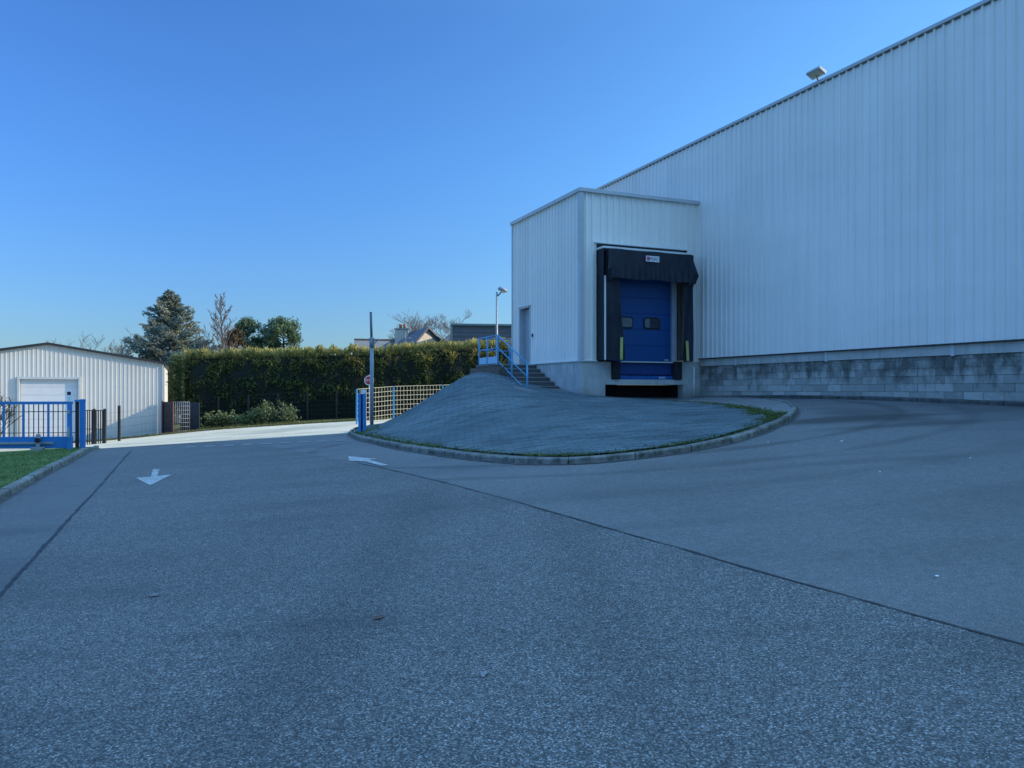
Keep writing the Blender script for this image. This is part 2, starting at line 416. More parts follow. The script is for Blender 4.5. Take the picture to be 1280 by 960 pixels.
def moundmat():
    t = NT('weathered weed control fabric over earth'); o = t.map((1, 1, 1), (0, 0, -.08))
    s = t.n('ShaderNodeSeparateXYZ', {0: o})
    n = t.noise(t.map(), .45, 5, .6); n2 = t.noise(t.map((.5, 2.2, 1.5), (0, 0, -.12)), 2.2, 6, .65); n3 = t.noise(t.map(), 45, 4, .7)
    c = t.ramp(n, [(.3, (.085, .125, .14)), (.55, (.12, .165, .18)), (.75, (.165, .21, .225))])
    c = t.mix(1., c, t.ramp(n2, [(.3, .5), (.5, 1.), (.75, 1.3)]), 'MULTIPLY')
    c = t.mix(t.ramp(t.noise(t.map(), 1.3, 6, .7), [(.55, 0.), (.72, .5)]), c, (.045, .06, .04))
    c = t.mix(1., c, t.ramp(n3, [(.3, .65), (.7, 1.3)]), 'MULTIPLY')
    wob_ = t.n('ShaderNodeMix', {0: .06}, data_type='RGBA'); t.link(t.map((1, 1, 0), (0, 0, -.06)), wob_.inputs[6]); nz = t.n('ShaderNodeTexNoise', {'Vector': t.map(), 'Scale': 1.4}); t.link(nz.outputs['Color'], wob_.inputs[7])
    br = t.n('ShaderNodeTexBrick', {'Vector': wob_.outputs[2], 'Color1': (.75, .75, .75, 1), 'Color2': (1.15, 1.15, 1.15, 1), 'Mortar': (.42, .45, .4, 1), 'Scale': 1., 'Mortar Size': .016, 'Mortar Smooth': .3, 'Brick Width': .34, 'Row Height': .2})
    c = t.mix(.55, c, br.outputs['Color'], 'MULTIPLY')
    # woven bands
    wv = t.n('ShaderNodeTexWave', {'Vector': t.map((.08, 1, 1), (0, 0, -.1)), 'Scale': 1.6, 'Distortion': 2.5, 'Detail': 3, 'Detail Scale': 2.}, bands_direction='Y').outputs['Fac']
    c = t.mix(1., c, t.ramp(wv, [(.0, .8), (.35, 1.), (1., 1.06)]), 'MULTIPLY')
    h = t.math('ADD', t.math('MULTIPLY', n2, 2.2), t.math('ADD', t.math('MULTIPLY', br.outputs['Fac'], -.35), t.math('MULTIPLY', n3, .3)))
    return t.fin(c, .8, t.bump(h, .8, .08), spec=.25)
M['mound'] = moundmat()
M['grass'] = foliage('grass blades', [(.11, .18, .055), (.19, .28, .09), (.28, .33, .14)], trans=.25)
M['moss'] = foliage('weeds at the kerb', [(.05, .09, .02), (.11, .16, .03), (.2, .22, .06)], trans=.2)
M['drygrass'] = foliage('dry verge grass', [(.14, .13, .05), (.2, .19, .08), (.26, .24, .11)], trans=.2)
M['hedge'] = foliage('hedge leaves', [(.045, .085, .035), (.12, .17, .055), (.27, .29, .11)], (.55, .45, .14), 3.4, 4.9, .35, .5)  # yellow top: new shoots plus sunlight painted into the leaf colour
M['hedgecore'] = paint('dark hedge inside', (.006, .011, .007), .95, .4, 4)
M['ivy'] = foliage('pale green ground shrub', [(.08, .13, .055), (.18, .24, .1), (.36, .38, .2)], trans=.35, dark=.2)
M['cedar'] = foliage('blue grey needles', [(.15, .185, .15), (.26, .29, .24), (.4, .42, .34)], trans=.4, dark=.15)
M['pine'] = foliage('dark green needles', [(.08, .14, .08), (.14, .2, .11), (.26, .31, .17)], trans=.35, dark=.3)
M['brownleaf'] = foliage('brown dry leaves', [(.09, .06, .035), (.15, .1, .06), (.2, .15, .09)], trans=.2)

# ------------------------------------------------------------------ setting: ground sheets
def big_ground():
    def axis(lo, hi, flo, fhi, st):
        a = list(np.arange(flo, fhi + 1e-6, st)); x = flo; d = 2
        left = []
        while x > lo: x -= d; d *= 1.5; left.append(x)
        x = fhi; d = 2; right = []
        while x < hi: x += d; d *= 1.5; right.append(x)
        return np.array(left[::-1] + a + right)
    xs = axis(-1500, 1500, -40, 40, .5); ys = axis(-300, 2500, -12, 62, .5)
    X, Y = np.meshgrid(xs, ys); Z = gz(X, Y) - .03
    n = len(xs); mb = MB()
    idx = np.arange(len(xs) * len(ys)).reshape(len(ys), n)
    fs = np.stack([idx[:-1, :-1], idx[:-1, 1:], idx[1:, 1:], idx[1:, :-1]], -1).reshape(-1, 4)
    mb.add(list(zip(X.ravel(), Y.ravel(), Z.ravel())), fs.tolist(), True)
    return struct('ground', mb, M['earth'])
big_ground()
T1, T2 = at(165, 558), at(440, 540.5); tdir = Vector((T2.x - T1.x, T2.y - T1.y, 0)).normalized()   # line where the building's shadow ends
gateL = Vector((-14.0, 24.5, 0)); gateR = at(451, 546); gdir = Vector((gateR.x - gateL.x, gateR.y - gateL.y, 0)).normalized()
# yard (smooth asphalt) up to the shadow edge just beyond the gate
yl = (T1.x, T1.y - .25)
struct('yard', grid_sheet(-34, 24, -12, 40, 0.0, [((yl[0], yl[1]), (tdir.y, -tdir.x))]), M['smooth'])
# street beyond it, sunlight painted into its pale warm colour
e0, e1 = at(205, 543.5), at(440, 526.5)
ev = Vector((e1.x - e0.x, e1.y - e0.y)).normalized()
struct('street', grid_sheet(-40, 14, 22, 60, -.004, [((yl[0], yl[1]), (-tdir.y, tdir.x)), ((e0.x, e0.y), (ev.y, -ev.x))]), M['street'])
# coarse lane between the two tar joints
sl = [at(0, 745), at(165, 563.5)]; sr = [at(1280, 807), at(860, 691), at(640, 628), at(480, 586), at(432, 571)]
lane_clip = [half(sl[1], sl[0]), half(sr[0], sr[3]), ((yl[0], yl[1]), (tdir.y, -tdir.x))]
struct('lane', grid_sheet(-34, 24, -12, 40, .004, lane_clip), M['coarse'])
struct('side_strip', grid_sheet(-34, 10, -12, 40, .004, [half(sl[0], sl[1]), ((yl[0], yl[1]), (tdir.y, -tdir.x))]), M['strip'])
grit = NT('dirt and contact shade'); M['grit'] = grit.fin(grit.ramp(grit.noise(grit.map(), 7, 5, .7), [(.35, (.035, .036, .034)), (.7, (.12, .12, .115))]), .9)  # dark tone for dirt and painted contact shade at kerb feet
def joint(name, pts, w, ext=True):
    P = [Vector(p[:2]) for p in pts]
    if ext: P[0] = P[0] + (P[0] - P[1]).normalized() * 9
    d = []
    for a, b in zip(P, P[1:]):
        n = max(1, int((b - a).length / .12))
        d += [a.lerp(b, k / n) for k in range(n)]
    d.append(P[-1]); mb = MB(); vs = []
    nx = rng.normal(size=len(d)); nx = np.convolve(nx, np.ones(5) / 5, 'same')
    for i, p in enumerate(d):
        t = (d[min(i+1, len(d)-1)] - d[max(i-1, 0)]).normalized(); q = Vector((-t.y, t.x))
        ww = w * random.uniform(.5, 1.3); p = p + q * nx[i] * .012
        for s in (-.5, .5):
            r = p + q * ww * s; vs.append((r.x, r.y, 0))
    z = gz(np.array([v[0] for v in vs]), np.array([v[1] for v in vs])) + .009
    vs = [(v[0], v[1], zz) for v, zz in zip(vs, z)]
    mb.add(vs, [(2*i, 2*i+1, 2*i+3, 2*i+2) for i in range(len(d) - 1)])
    struct(name, mb, M['grit'] if 'grit' in name else M['tar'])
joint('lane_joint', [sr[0], sr[3], sr[3] + (sr[3] - sr[0]).normalized() * 1.6], .03)
joint('strip_joint', [sl[0], sl[1]], .045)
# painted arrows and dashes
def marking(name, px, mat=None, lift=.012):
    P = [at(*p) for p in px]; mb = MB(); bm = bmesh.new()
    vs = [bm.verts.new((p.x, p.y, 0)) for p in P]; bm.faces.new(vs)
    bmesh.ops.triangulate(bm, faces=bm.faces[:]); bmesh.ops.subdivide_edges(bm, edges=bm.edges[:], cuts=4, use_grid_fill=True)
    bm.verts.index_update()
    v = [(q.co.x, q.co.y, g1(q.co.x, q.co.y) + lift) for q in bm.verts]
    mb.add(v, [tuple(q.index for q in f.verts) for f in bm.faces]); bm.free()
    return struct(name, mb, mat or M['paint'])
marking('road_arrow', [(191.3, 586.9), (199.4, 586.9), (196.6, 595.6), (214.5, 593.8), (187.5, 607.4), (170.3, 598), (188.6, 596.6)])
marking('road_arrow', [(435.3, 570.8), (472.2, 574.4), (461.6, 575.2), (485.3, 582), (477.5, 583), (455.3, 577.3), (436.3, 576.7)])
for k in range(9):
    a = 232 + k * 23.5; b = a + 13; ya = 558.6 - (a - 232) * .043; yb = 558.6 - (b - 232) * .043
    marking('road_dash', [(a, ya), (b, yb), (b, yb + 1.3), (a, ya + 1.3)], M['faint'])
def stain(name, px, py, w, h, mat, n=18, lift=.0135):
    c = at(px, py); mb = MB(); vs = []
    for k in range(n):
        t = 2 * math.pi * k / n; r = random.uniform(.5, 1.1)
        x = c.x + math.cos(t) * w * r; y = c.y + math.sin(t) * h * r; vs.append((x, y, g1(x, y) + lift))
    mb.add(vs, [tuple(range(n))]); return struct(name, mb, mat)
stain('rust_stain', 473, 774, .045, .05, paint('rust stain', (.1, .06, .045), .9, .5, 60))
stain('paint_spot', 194, 745, .05, .06, paint('pale spot', (.17, .17, .165), .9, .35, 50))
stain('paint_spot', 605, 845, .02, .05, paint('pale spot', (.2, .2, .2), .9, .5, 90))
for (px, py) in ((1007, 512), (908, 536), (1052, 552), (1213, 573), (905, 551), (728, 574), (750, 572), (949, 541), (8, 623), (1171, 721), (960, 553), (1100, 590)):
    c = at(px, py); mb = MB(); s = random.uniform(.012, .022)
    bm = bmesh.new(); bmesh.ops.create_icosphere(bm, subdivisions=1, radius=s)
    for v in bm.verts: v.co = Vector((v.co.x * random.uniform(.7, 1.3), v.co.y * random.uniform(.7, 1.2), v.co.z * .5)) + c + Vector((0, 0, s * .3))
    bm.verts.index_update(); mb.add([v.co for v in bm.verts], [tuple(v.index for v in f.verts) for f in bm.faces]); bm.free()
    o = mb.build('pebble', M['plate']); tag(o, 'tiny pale pebble lying loose on the yard asphalt', 'pebble', 'pale pebbles on the asphalt')

# ------------------------------------------------------------------ island with the mound
kpx = [(438, 539.5), (437, 543.5), (446, 549), (468, 554.5), (500, 561.5), (560, 571), (620, 577.5), (690, 580.5), (760, 577.5), (840, 568), (900, 557), (950, 543), (983, 528), (995, 517), (990, 508.5), (968, 503.2), (930, 500.3), (885, 498.6)]
kp = [at(*p) for p in kpx]
kpath, knr = kerb('kerb', kp, M['kerb'], 1, .11, .105)
joint('kerb_grit', [p - n * .045 for p, n in zip(kpath, knr)], .09, False)  # strip of dirt and painted contact shade along the kerb foot
inner = [p + n * .10 for p, n in zip(kpath, knr)]
back = [Vector((6.2, 28)), Vector((3, 28.5)), Vector((1, 31)), Vector((-1.2, 31.5)), Vector((-3.2, 31.0)), Vector((-4.6, 30.2)), Vector((-6.0, 29.2))]
back = [p for p in back]
bnd = [Vector((p.x, p.y)) for p in inner] + back
def bz(p): return g1(p.x, p.y) + .085
MP = [(p.x, p.y, bz(p)) for p in inner[::6]]
MP += [pt(726, 493.5, 25.9), pt(690, 492.5, 25.7), pt(665, 489, 26.0), pt(648, 483, 26.6), pt(632, 474.5, 27.3), pt(618, 469, 27.7), pt(600, 467.0, 27.9), pt(588, 469, 27.9), pt(572, 476, 27.6), pt(545, 492, 27.2),
       pt(520, 508.5, 26.8), pt(497, 522, 26.4), pt(478, 532, 26),
       pt(600, 478, 26.2), pt(600, 492, 24), pt(600, 512, 21.3), pt(560, 530, 20.5), pt(640, 540, 16.6), pt(640, 512, 21), pt(700, 515, 19.8), pt(760, 535, 15.8), pt(760, 503, 23.5), pt(790, 512, 20), pt(850, 520, 17.8), pt(850, 503.5, 22.6),
       (-3.4, 29.2, .75), (-1.2, 30.5, 1.9), (1, 31, 2.0), (-4.6, 30.2, .35), (-6, 29.2, .12), pt(760, 497.3, 26.4), pt(850, 499.4, 27.0), (6.2, 28, 1.3), (3, 28.5, 1.4), (-2.2, 29.6, 1.35)]
mz = fit(MP, .02)
def polar(bnd, ctr, rings, off, f):
    n = len(bnd); mb = MB(); B = np.array([(p.x, p.y) for p in bnd]); c = np.array(ctr)
    r = np.linspace(0, 1, rings + 1)[1:]
    P = c + (B - c)[None] * r[:, None, None]
    P = P.reshape(-1, 2); z = f(P[:, 0], P[:, 1]) + off
    vs = [(c[0], c[1], float(f(np.array([c[0]]), np.array([c[1]]))[0] + off))] + [(x, y, k) for (x, y), k in zip(P, z)]
    fs = [(0, 1 + i, 1 + (i + 1) % n) for i in range(n)]
    for k in range(rings - 1):
        for i in range(n):
            j = (i + 1) % n; a = 1 + k * n; b = a + n; fs.append((a + i, b + i, b + j, a + j))
    mb.add(vs, fs, True); return mb
ctr = (1.5, 19.5)
struct('pavement', polar(bnd, ctr, 50, 0, mz), M['pave'])
# the mound itself, bounded on the right by the mossy arc
def atm(px, py):
    Y = np.arange(8, 29, .02); X = (px - CX) / F * Y
    d = EYE - (py - CY) / F * Y - mz(X, Y)
    i = int(np.argmax(d < 0)) if (d < 0).any() else len(Y) - 1
    return Vector((X[i], Y[i]))
arc = [atm(962, 527), atm(950, 519), atm(925, 511.5), atm(895, 506.5), atm(862, 503.6)]
cut = min(range(len(inner)), key=lambda i: (inner[i] - arc[0]).length)
ins = [p + n * .12 for p, n in zip(inner, knr)]
mb_bnd = ins[:cut] + smooth_path(arc, .3) + [Vector((4.6, 26.4)), Vector((3.4, 26.2))] + back[1:]
dense = []
for a, b in zip(mb_bnd, mb_bnd[1:] + mb_bnd[:1]):
    k = max(1, int((b - a).length / .3)); dense += [a.lerp(b, i / k) for i in range(k)]
def mzw(x, y):
    a = mz(x, y); s = np.sin(x * 2.1 + 1.3 * np.sin(y * .9)) * .5 + np.sin(y * 3.3 + x * 1.1 + 2 * np.sin(x * .7))
    return a + .022 * s * np.clip((a - .5) / .5, 0, 1)
struct('mound', polar(dense, ctr, 90, .035, mzw), M['mound'])
# weeds along the kerb and the arc
def blades(name, pts, zs, hgt, mat, wid=.012, lean=.5):
    n = len(pts); h = hgt * rng.uniform(.4, 1.3, n); th = rng.uniform(0, 6.28, n); a = rng.uniform(0, 6.28, n)
    b = np.stack([pts[:, 0], pts[:, 1], zs - .01], 1); sx = np.stack([np.cos(th), np.sin(th), 0*th], 1) * (wid * rng.uniform(.6, 1.5, n))[:, None]
    tip = b + np.stack([np.cos(a) * lean * h, np.sin(a) * lean * h, h], 1)
    V = np.stack([b - sx, b + sx, tip], 1).reshape(-1, 3)
    o = leaf_obj(name, V, np.arange(3 * n).reshape(-1, 3), mat); o['kind'] = 'stuff'; return o
wp = []
for i, p in enumerate(inner[:cut + 6]):
    dens = 90 if i > 12 else 120
    for _ in range(int(dens * random.uniform(.2, 1.6))):
        q = p + knr[i] * abs(random.gauss(0, .14)) + Vector((random.uniform(-.15, .15), random.uniform(-.1, .1))); wp.append(q)
ap = smooth_path(arc + [atm(830, 501.5)], .12)
for i, p in enumerate(ap):
    k = 1 - i / len(ap)
    for _ in range(int(190 * k * k + 14)):
        wp.append(p + Vector((random.gauss(.1 * k, .06 + .12 * k), random.gauss(0, .06 + .12 * k))))
for _ in range(1600):   # round the gate post and lamp foot
    q = at(random.uniform(443, 472), random.uniform(541, 548)); wp.append(Vector((q.x, q.y + .3)))
wp = np.array([(p.x, p.y) for p in wp])
def inpoly(x, y, poly):
    c = np.zeros(len(x), bool); n = len(poly)
    for i in range(n):
        x1, y1 = poly[i]; x2, y2 = poly[(i+1) % n]
        if y1 == y2: continue
        cond = ((y1 > y) != (y2 > y)) & (x < (x2 - x1) * (y - y1) / (y2 - y1) + x1); c ^= cond
    return c
wp = wp[inpoly(wp[:, 0], wp[:, 1], [(p.x, p.y) for p in bnd])]
blades('weeds', wp, mz(wp[:, 0], wp[:, 1]) + .04, .026, M['moss'], .011, .8)

# ------------------------------------------------------------------ left verge
vk = [at(124, 560.5), at(118, 563), at(100, 571), at(60, 592.5), at(0, 627.5), at(-90, 685)]
vk.append(vk[-1] + (vk[-1] - vk[-2]).normalized() * 9)
vpath, vnr = kerb('verge_kerb', vk, M['kerb'], -1)
joint('kerb_grit', [p - n * .04 for p, n in zip(vpath, vnr)], .08, False)  # painted contact shade and dirt at the verge kerb too
vin = [p + n * .15 for p, n in zip(vpath, vnr)]
vb = vin + [Vector((-32, vin[-1].y)), Vector((-32, 25.6)), Vector((vin[0].x - 1.5, vin[0].y + .4))]
dense = []
for a, b in zip(vb, vb[1:] + vb[:1]):
    k = max(1, int((b - a).length / .35)); dense += [a.lerp(b, i / k) for i in range(k)]
def vz(x, y): return gz(x, y) + .105 + .02 * np.sin(x * 1.7) * np.sin(y * 2.1)
vc = (-19.0, 21.0)
struct('verge', polar(dense, vc, 40, 0, vz), M['lawn'])
# blades on the part in view
cand = []
poly = [(p.x, p.y) for p in vb]
xy = np.stack([rng.uniform(-24, -8, 110000), rng.uniform(11.5, 25.4, 110000)], 1)
keep = inpoly(xy[:, 0], xy[:, 1], poly) & (xy[:, 0] / xy[:, 1] > -.8)
xy = xy[keep]
blades('lawn_grass', xy, vz(xy[:, 0], xy[:, 1]), .055, M['grass'], .011, .6)
# thin dry grass verge beyond the street
xy = []
for k in range(16000):
    s = random.uniform(-14, 13); r = abs(random.gauss(.25, .35))
    p = Vector((e0.x, e0.y)) + ev * s + Vector((-ev.y, ev.x)) * r; xy.append((p.x, p.y))
xy = np.array(xy); blades('dry_grass', xy, gz(xy[:, 0], xy[:, 1]) - .03, .12, M['drygrass'], .02, .5)

# ------------------------------------------------------------------ warehouse
wh = thing('warehouse', A(4.83, 0, 1.2), 'huge pale grey ribbed steel warehouse with a projecting loading dock', 'building')
def ribbed(o, d, nrm, L, z0, z1, period=.25, depth=.035, off=0.):
    """trapezoid ribbed sheet from point o along d; z0, z1 numbers or functions of s"""
    f0 = z0 if callable(z0) else (lambda s: z0); f1 = z1 if callable(z1) else (lambda s: z1)
    prof = []; s = 0.
    while s < L - 1e-6:
        for ds, dp in ((0, 0), (period * .60, 0), (period * .70, depth), (period * .90, depth)):
            if s + ds <= L: prof.append((s + ds, dp))
        s += period
    prof.append((L, 0)); vs = []
    for (s, dp) in prof:
        p = o + d * s + nrm * (dp + off); vs += [(p.x, p.y, f0(s)), (p.x, p.y, f1(s))]
    mb = MB(); mb.add(vs, [(2*i, 2*i+2, 2*i+3, 2*i+1) for i in range(len(prof) - 1)]); return mb
def join(*ms):
    r = MB()
    for m in ms: r.add(m.v, m.f)
    return r
TE = 7.3; cor = C0 + d2 * 4.75 + d1 * TE; tm_ = (T1 + T2) / 2; sdir = Vector((cor.x - tm_.x, cor.y - tm_.y, 0)).normalized()   # the shadow edge runs from the far hall corner
TN = -38.0; ZT = 10.68; ZB = 2.73
def abox(mb, u0, u1, t0, t1, z0, z1):
    return mb.hexa([A(u0, t0, z0), A(u1, t0, z0), A(u1, t1, z0), A(u0, t1, z0), A(u0, t0, z1), A(u1, t0, z1), A(u1, t1, z1), A(u0, t1, z1)])
# main hall long wall (faces -d2)
ribbed(A(4.83, TN, 0), d1, -d2, TE - TN, ZB, ZT - .05).build('wall_cladding', M['clad'], wh)
sk = sdir.dot(d1) / sdir.dot(d2)
def te(u): return TE + (u - 4.75) * sk  # unseen far end cut at a slant to place the shadow edge
m = MB(); m.hexa([A(4.87, TN, ZB - .03), A(34.8, TN, ZB - .03), A(34.8, te(34.8), ZB - .03), A(4.87, te(4.87), ZB - .03), A(4.87, TN, ZT - .12), A(34.8, TN, ZT - .12), A(34.8, te(34.8), ZT - .12), A(4.87, te(4.87), ZT - .12)]); m.build('hall_body', M['trim'], wh)
m = MB(); abox(m, 4.75, 5.1, TN, TE + .05, ZT - .095, ZT); m.build('eaves_trim', M['trim'], wh, .01)
m = MB(); abox(m, 4.802, 4.83, TN, TE, ZT - .13, ZT - .097); m.build('eaves_shade_strip', paint('eaves shade grey', (.16, .17, .18), .6), wh)  # dark strip painted in for the dashed shadow under the trim
m = MB(); q = [A(u, TN, z) for u, z in ((5.0, ZT - .11), (20, ZT + .5), (34.8, ZT - .11))] + [A(u, te(u) - .1, z) for u, z in ((5.0, ZT - .11), (20, ZT + .5), (34.8, ZT - .11))]
m.add(q, [(0, 1, 2), (5, 4, 3), (0, 3, 4, 1), (1, 4, 5, 2), (2, 5, 3, 0)]); m.build('roof', M['greyclad'], wh, fix=True)
m = MB(); abox(m, 4.79, 4.86, TN, -.02, ZB - .035, ZB - .002); m.build('base_flashing', M['darktrim'], wh)
# concrete beam and blocks under the cladding
m = MB(); s = TN
while s < -.3:
    e = min(s + 3.98, -.05); abox(m, 4.86, 5.2, s, e, 2.44, ZB - .036); s += 4.0
m.build('ring_beam', M['beam'], wh, .01)
s = TN + 4
while s < 0:
    m = MB(); abox(m, 4.845, 4.9, s - .06, s + .04, 2.42, ZB - .037); m.build('beam_bracket', M['trim'], wh); s += 4
m = MB(); z = .75; row = 0
while z < 2.42:
    s = TN + (.25 if row % 2 else 0); h = min(.19, 2.436 - z)
    while s < -.06:
        j = random.uniform(-.006, .008); e = min(s + .49, -.03)
        if e - s > .05: abox(m, 4.9 + j, 5.1, s, e, z, z + h); m.col[-6:] = [random.random()] * 6
        s += .5
    z += .2; row += 1
m.build('block_wall', M['block'], wh)
m = MB(); abox(m, 4.912, 5.15, TN, -.03, .7, 2.437); m.build('mortar', M['mortar'], wh)
# annex: side (u=0), front (t=0)
ATOP = 8.43; AB = 2.6; AD = 5.85; AW = 4.83; DT0, DT1, DZ0, DZ1 = 4.15, 5.1, 2.56, 4.8
side = join(ribbed(A(0, 0, 0), d1, -d2, DT0, AB, ATOP - .1), ribbed(A(0, DT1, 0), d1, -d2, AD - DT1, AB, ATOP - .1), ribbed(A(0, DT0, 0), d1, -d2, DT1 - DT0, DZ1, ATOP - .1))
side.build('annex_side_cladding', M['clad'], wh)
US0, US1, ZS = .6, 4.33, 6.61
front = join(ribbed(A(0, 0, 0), d2, -d1, US0, AB, ATOP - .1), ribbed(A(US1, 0, 0), d2, -d1, AW - US1, AB, ATOP - .1), ribbed(A(US0, 0, 0), d2, -d1, US1 - US0, ZS, ATOP - .1))
front.build('annex_front_cladding', M['cladfront'], wh)
m = MB(); abox(m, -.06, .1, -.06, .1, AB - .02, ATOP - .08); m.build('corner_trim', M['trim'], wh, .008)
m = MB(); abox(m, -.05, .06, AD - .08, AD + .02, AB - .02, ATOP - .08); m.build('corner_trim', M['trim'], wh, .008)
m = MB(); abox(m, -.1, AW + .02, -.1, .12, ATOP - .13, ATOP); abox(m, -.1, .12, .121, AD + .05, ATOP - .13, ATOP); m.build('annex_coping', M['trim'], wh, .008)
m = MB(); abox(m, .05, AW, .02, AD, ATOP - .5, ATOP - .1); m.build('annex_roof', M['greyclad'], wh)
m = MB(); abox(m, .05, AW, AD - .15, AD, 1.2, ATOP - .5); m.build('annex_back_wall', M['trim'], wh)
m = MB(); abox(m, -.05, 0.02, 0, DT0 - .01, AB - .04, AB + .005); abox(m, -.05, US0, -.06, 0, AB - .04, AB + .005); m.build('drip_flashing', M['white'], wh)
# plinth
m = MB(); abox(m, 0, .95, 0, .3, 1.0, AB - .042); abox(m, .95, 1.18, 0, .3, 1.95, AB - .042); abox(m, 0, .3, .3, AD, 1.0, AB - .042); m.build('plinth', M['plinth'], wh)
m = MB(); abox(m, 4.15, 5.25, 0, .3, 1.0, AB - .002); abox(m, 4.05, 4.15, 0, .3, 1.95, AB - .002); m.build('plinth', M['plinth'], wh)
m = MB(); abox(m, .93, 4.17, -.06, .6, 1.77, 1.95); m.build('dock_lip', M['plinth'], wh, .01)
m = MB(); abox(m, .95, 4.15, 1.3, 1.4, .9, 1.77); abox(m, .95, 4.15, .3, 1.3, .9, 1.2); abox(m, .9, .95, .3, 1.3, 1.2, 1.77); abox(m, 4.15, 4.2, .3, 1.3, 1.2, 1.77); m.build('pit', M['black'], wh)  # pit faces coloured black for the darkness inside the opening
# leveller
lv = MB(); abox(lv, 1.5, 3.72, .1, .2, 2.13, 2.545); lv = lv.build('dock_leveller', M['levblue'], wh)
m = MB(); abox(m, 1.5, 3.72, .02, .1, 1.955, 2.09); m.build('leveller_lip', paint('leveller lip blue', (.012, .09, .3), .4, .2, 5), lv)
m = MB(); abox(m, 1.52, 3.72, -.02, .2, 2.548, 2.59); m.build('leveller_edge', M['trim'], lv)
m = MB(); abox(m, 1.18, 4.05, .2, .3, 1.95, 2.598); m.build('leveller_recess', M['black'], lv)
text_obj('maker_mark', 'MA22', .11, M['plate'], lv, A(3.28, .02, 2.015), d2, UP, .003)
for (a, b) in ((1.19, 1.49), (3.73, 4.04)):
    m = MB(); abox(m, a, b, -.12, .2, 1.96, 2.59); m.build('bumper', M['black'], wh, .015)
m = MB(); m.tube([A(4.6, -.05, 1.3), A(4.6, -.05, 2.42)], .035, 10); m.build('downpipe', M['white'], wh)
# dock door
dd = MB()
for k in range(6):
    z0 = AB + .001 + k * .56; abox(dd, 1.1, 3.74, .16, .22, z0, z0 + .553)
dd = dd.build('dock_door', M['doorblue'], wh, .006)
m = MB(); abox(m, 1.1, 3.74, .2, .24, AB, 5.95); m.build('door_backing', M['levblue'], dd)
def rrect(u0, u1, z0, z1, t, r, n=6):
    p = []
    for (cu, cz, a0) in ((u1 - r, z1 - r, 0), (u0 + r, z1 - r, 90), (u0 + r, z0 + r, 180), (u1 - r, z0 + r, 270)):
        for k in range(n + 1):
            a = R(a0 + 90 * k / n); p.append(A(cu + r * math.cos(a), t, cz + r * math.sin(a)))
    return p
for u0, half_dark in ((1.46, False), (2.58, True)):
    g = MB(); g.prism(rrect(u0, u0 + .7, 3.74, 4.16, .135, .12), d1 * .03); g = g.build('door_window', M['black'], dd, fix=True)
    m = MB(); m.prism(rrect(u0 + .05, u0 + .65, 3.79, 4.11, .125, .09), d1 * .008); m.build('pane', M['pane'], g, fix=True)
    if half_dark:
        m = MB(); m.prism(rrect(u0 + .26, u0 + .655, 3.785, 4.115, .118, .05), d1 * .005); m.build('unlit_half', M['paneblack'], g, fix=True)  # unlit part of the window painted on as a dark panel
m = MB(); abox(m, 3.45, 3.6, .1, .155, 2.62, 2.68); m.build('door_catch', M['galv'], dd)
m = MB(); abox(m, 3.745, 3.93, .06, .2, AB, 5.95); m.build('door_jamb', paint('lilac grey jamb', (.36, .37, .42), .5, .08), wh)
m = MB(); abox(m, .93, 1.095, .06, .2, AB, 5.95); abox(m, .93, 3.93, .06, .2, 5.952, 6.4); m.build('door_frame', M['black'], wh)
# dock shelter
ds = MB(); abox(ds, .618, .66, -.42, .1, AB + .002, 6.36); ds = ds.build('dock_shelter', M['canvas'], wh)
m = MB(); abox(m, 4.27, 4.31, -.42, .1, AB + .002, 6.36); m.build('side_panel', M['canvas'], ds)
m = MB(); abox(m, .61, 4.32, -.44, .08, 6.37, 6.44); m.build('shelter_roof', M['white'], ds, .006)
m = MB(); abox(m, .5, 4.2, -.09, 0, 6.6, 6.64); m.build('head_flashing', M['white'], wh)
m = MB(); abox(m, .62, 4.12, -.012, .05, 6.452, 6.595); m.build('head_gap', M['darktrim'], wh)
m = MB(); abox(m, .66, .715, -.455, -.40, AB + .002, 5.45); m.build('shelter_edge', M['white'], ds)
m = MB(); abox(m, 4.27, 4.325, -.455, -.421, AB + .002, 5.25); m.build('shelter_edge', M['trim'], ds)
def sheet(fn, nu, nz, thick=.012):
    mb = MB(); vs = []
    for j in range(nz + 1):
        for i in range(nu + 1): vs.append(fn(i / nu, j / nz))
    n = len(vs); w = nu + 1; vs2 = [v + d1 * thick for v in vs]
    fs = [(j*w+i, j*w+i+1, (j+1)*w+i+1, (j+1)*w+i) for j in range(nz) for i in range(nu)]
    return mb.add(vs + vs2, fs + [tuple(k + n for k in reversed(f)) for f in fs], True)
def left_curt(a, b):   # b: 0 bottom, 1 top
    z = AB + .01 + b * 3.7; r = 1.52 - .30 * min(1, b * 1.15) + .02 * math.sin(b * 9)
    u = .72 + a * (r - .72); return A(u, -.44 + .03 * math.sin(a * 7 + b * 4) + .05 * a, z)
sheet(left_curt, 10, 16).build('side_curtain', M['canvas'], ds)
def right_curt(a, b):
    z = AB + .01 + b * 3.7; l = 3.86 + .10 * b + .02 * math.sin(b * 8); u = l + a * (4.27 - l)
    return A(u, -.44 + .03 * math.sin(a * 6 - b * 5) + .05 * (1 - a), z)
sheet(right_curt, 10, 16).build('side_curtain', M['canvas'], ds)
def head(a, b):
    z = 5.36 + b * 1.0 + .015 * math.sin(a * 14); u = .76 + a * 3.42
    pl = .035 * math.sin(a * 95 + 2 * math.sin(a * 11)) * max(0, 1 - b * 1.9)
    return A(u, -.49 - .10 * (1 - b) + pl, z)
sheet(head, 150, 8).build('head_curtain', M['canvas'], ds)
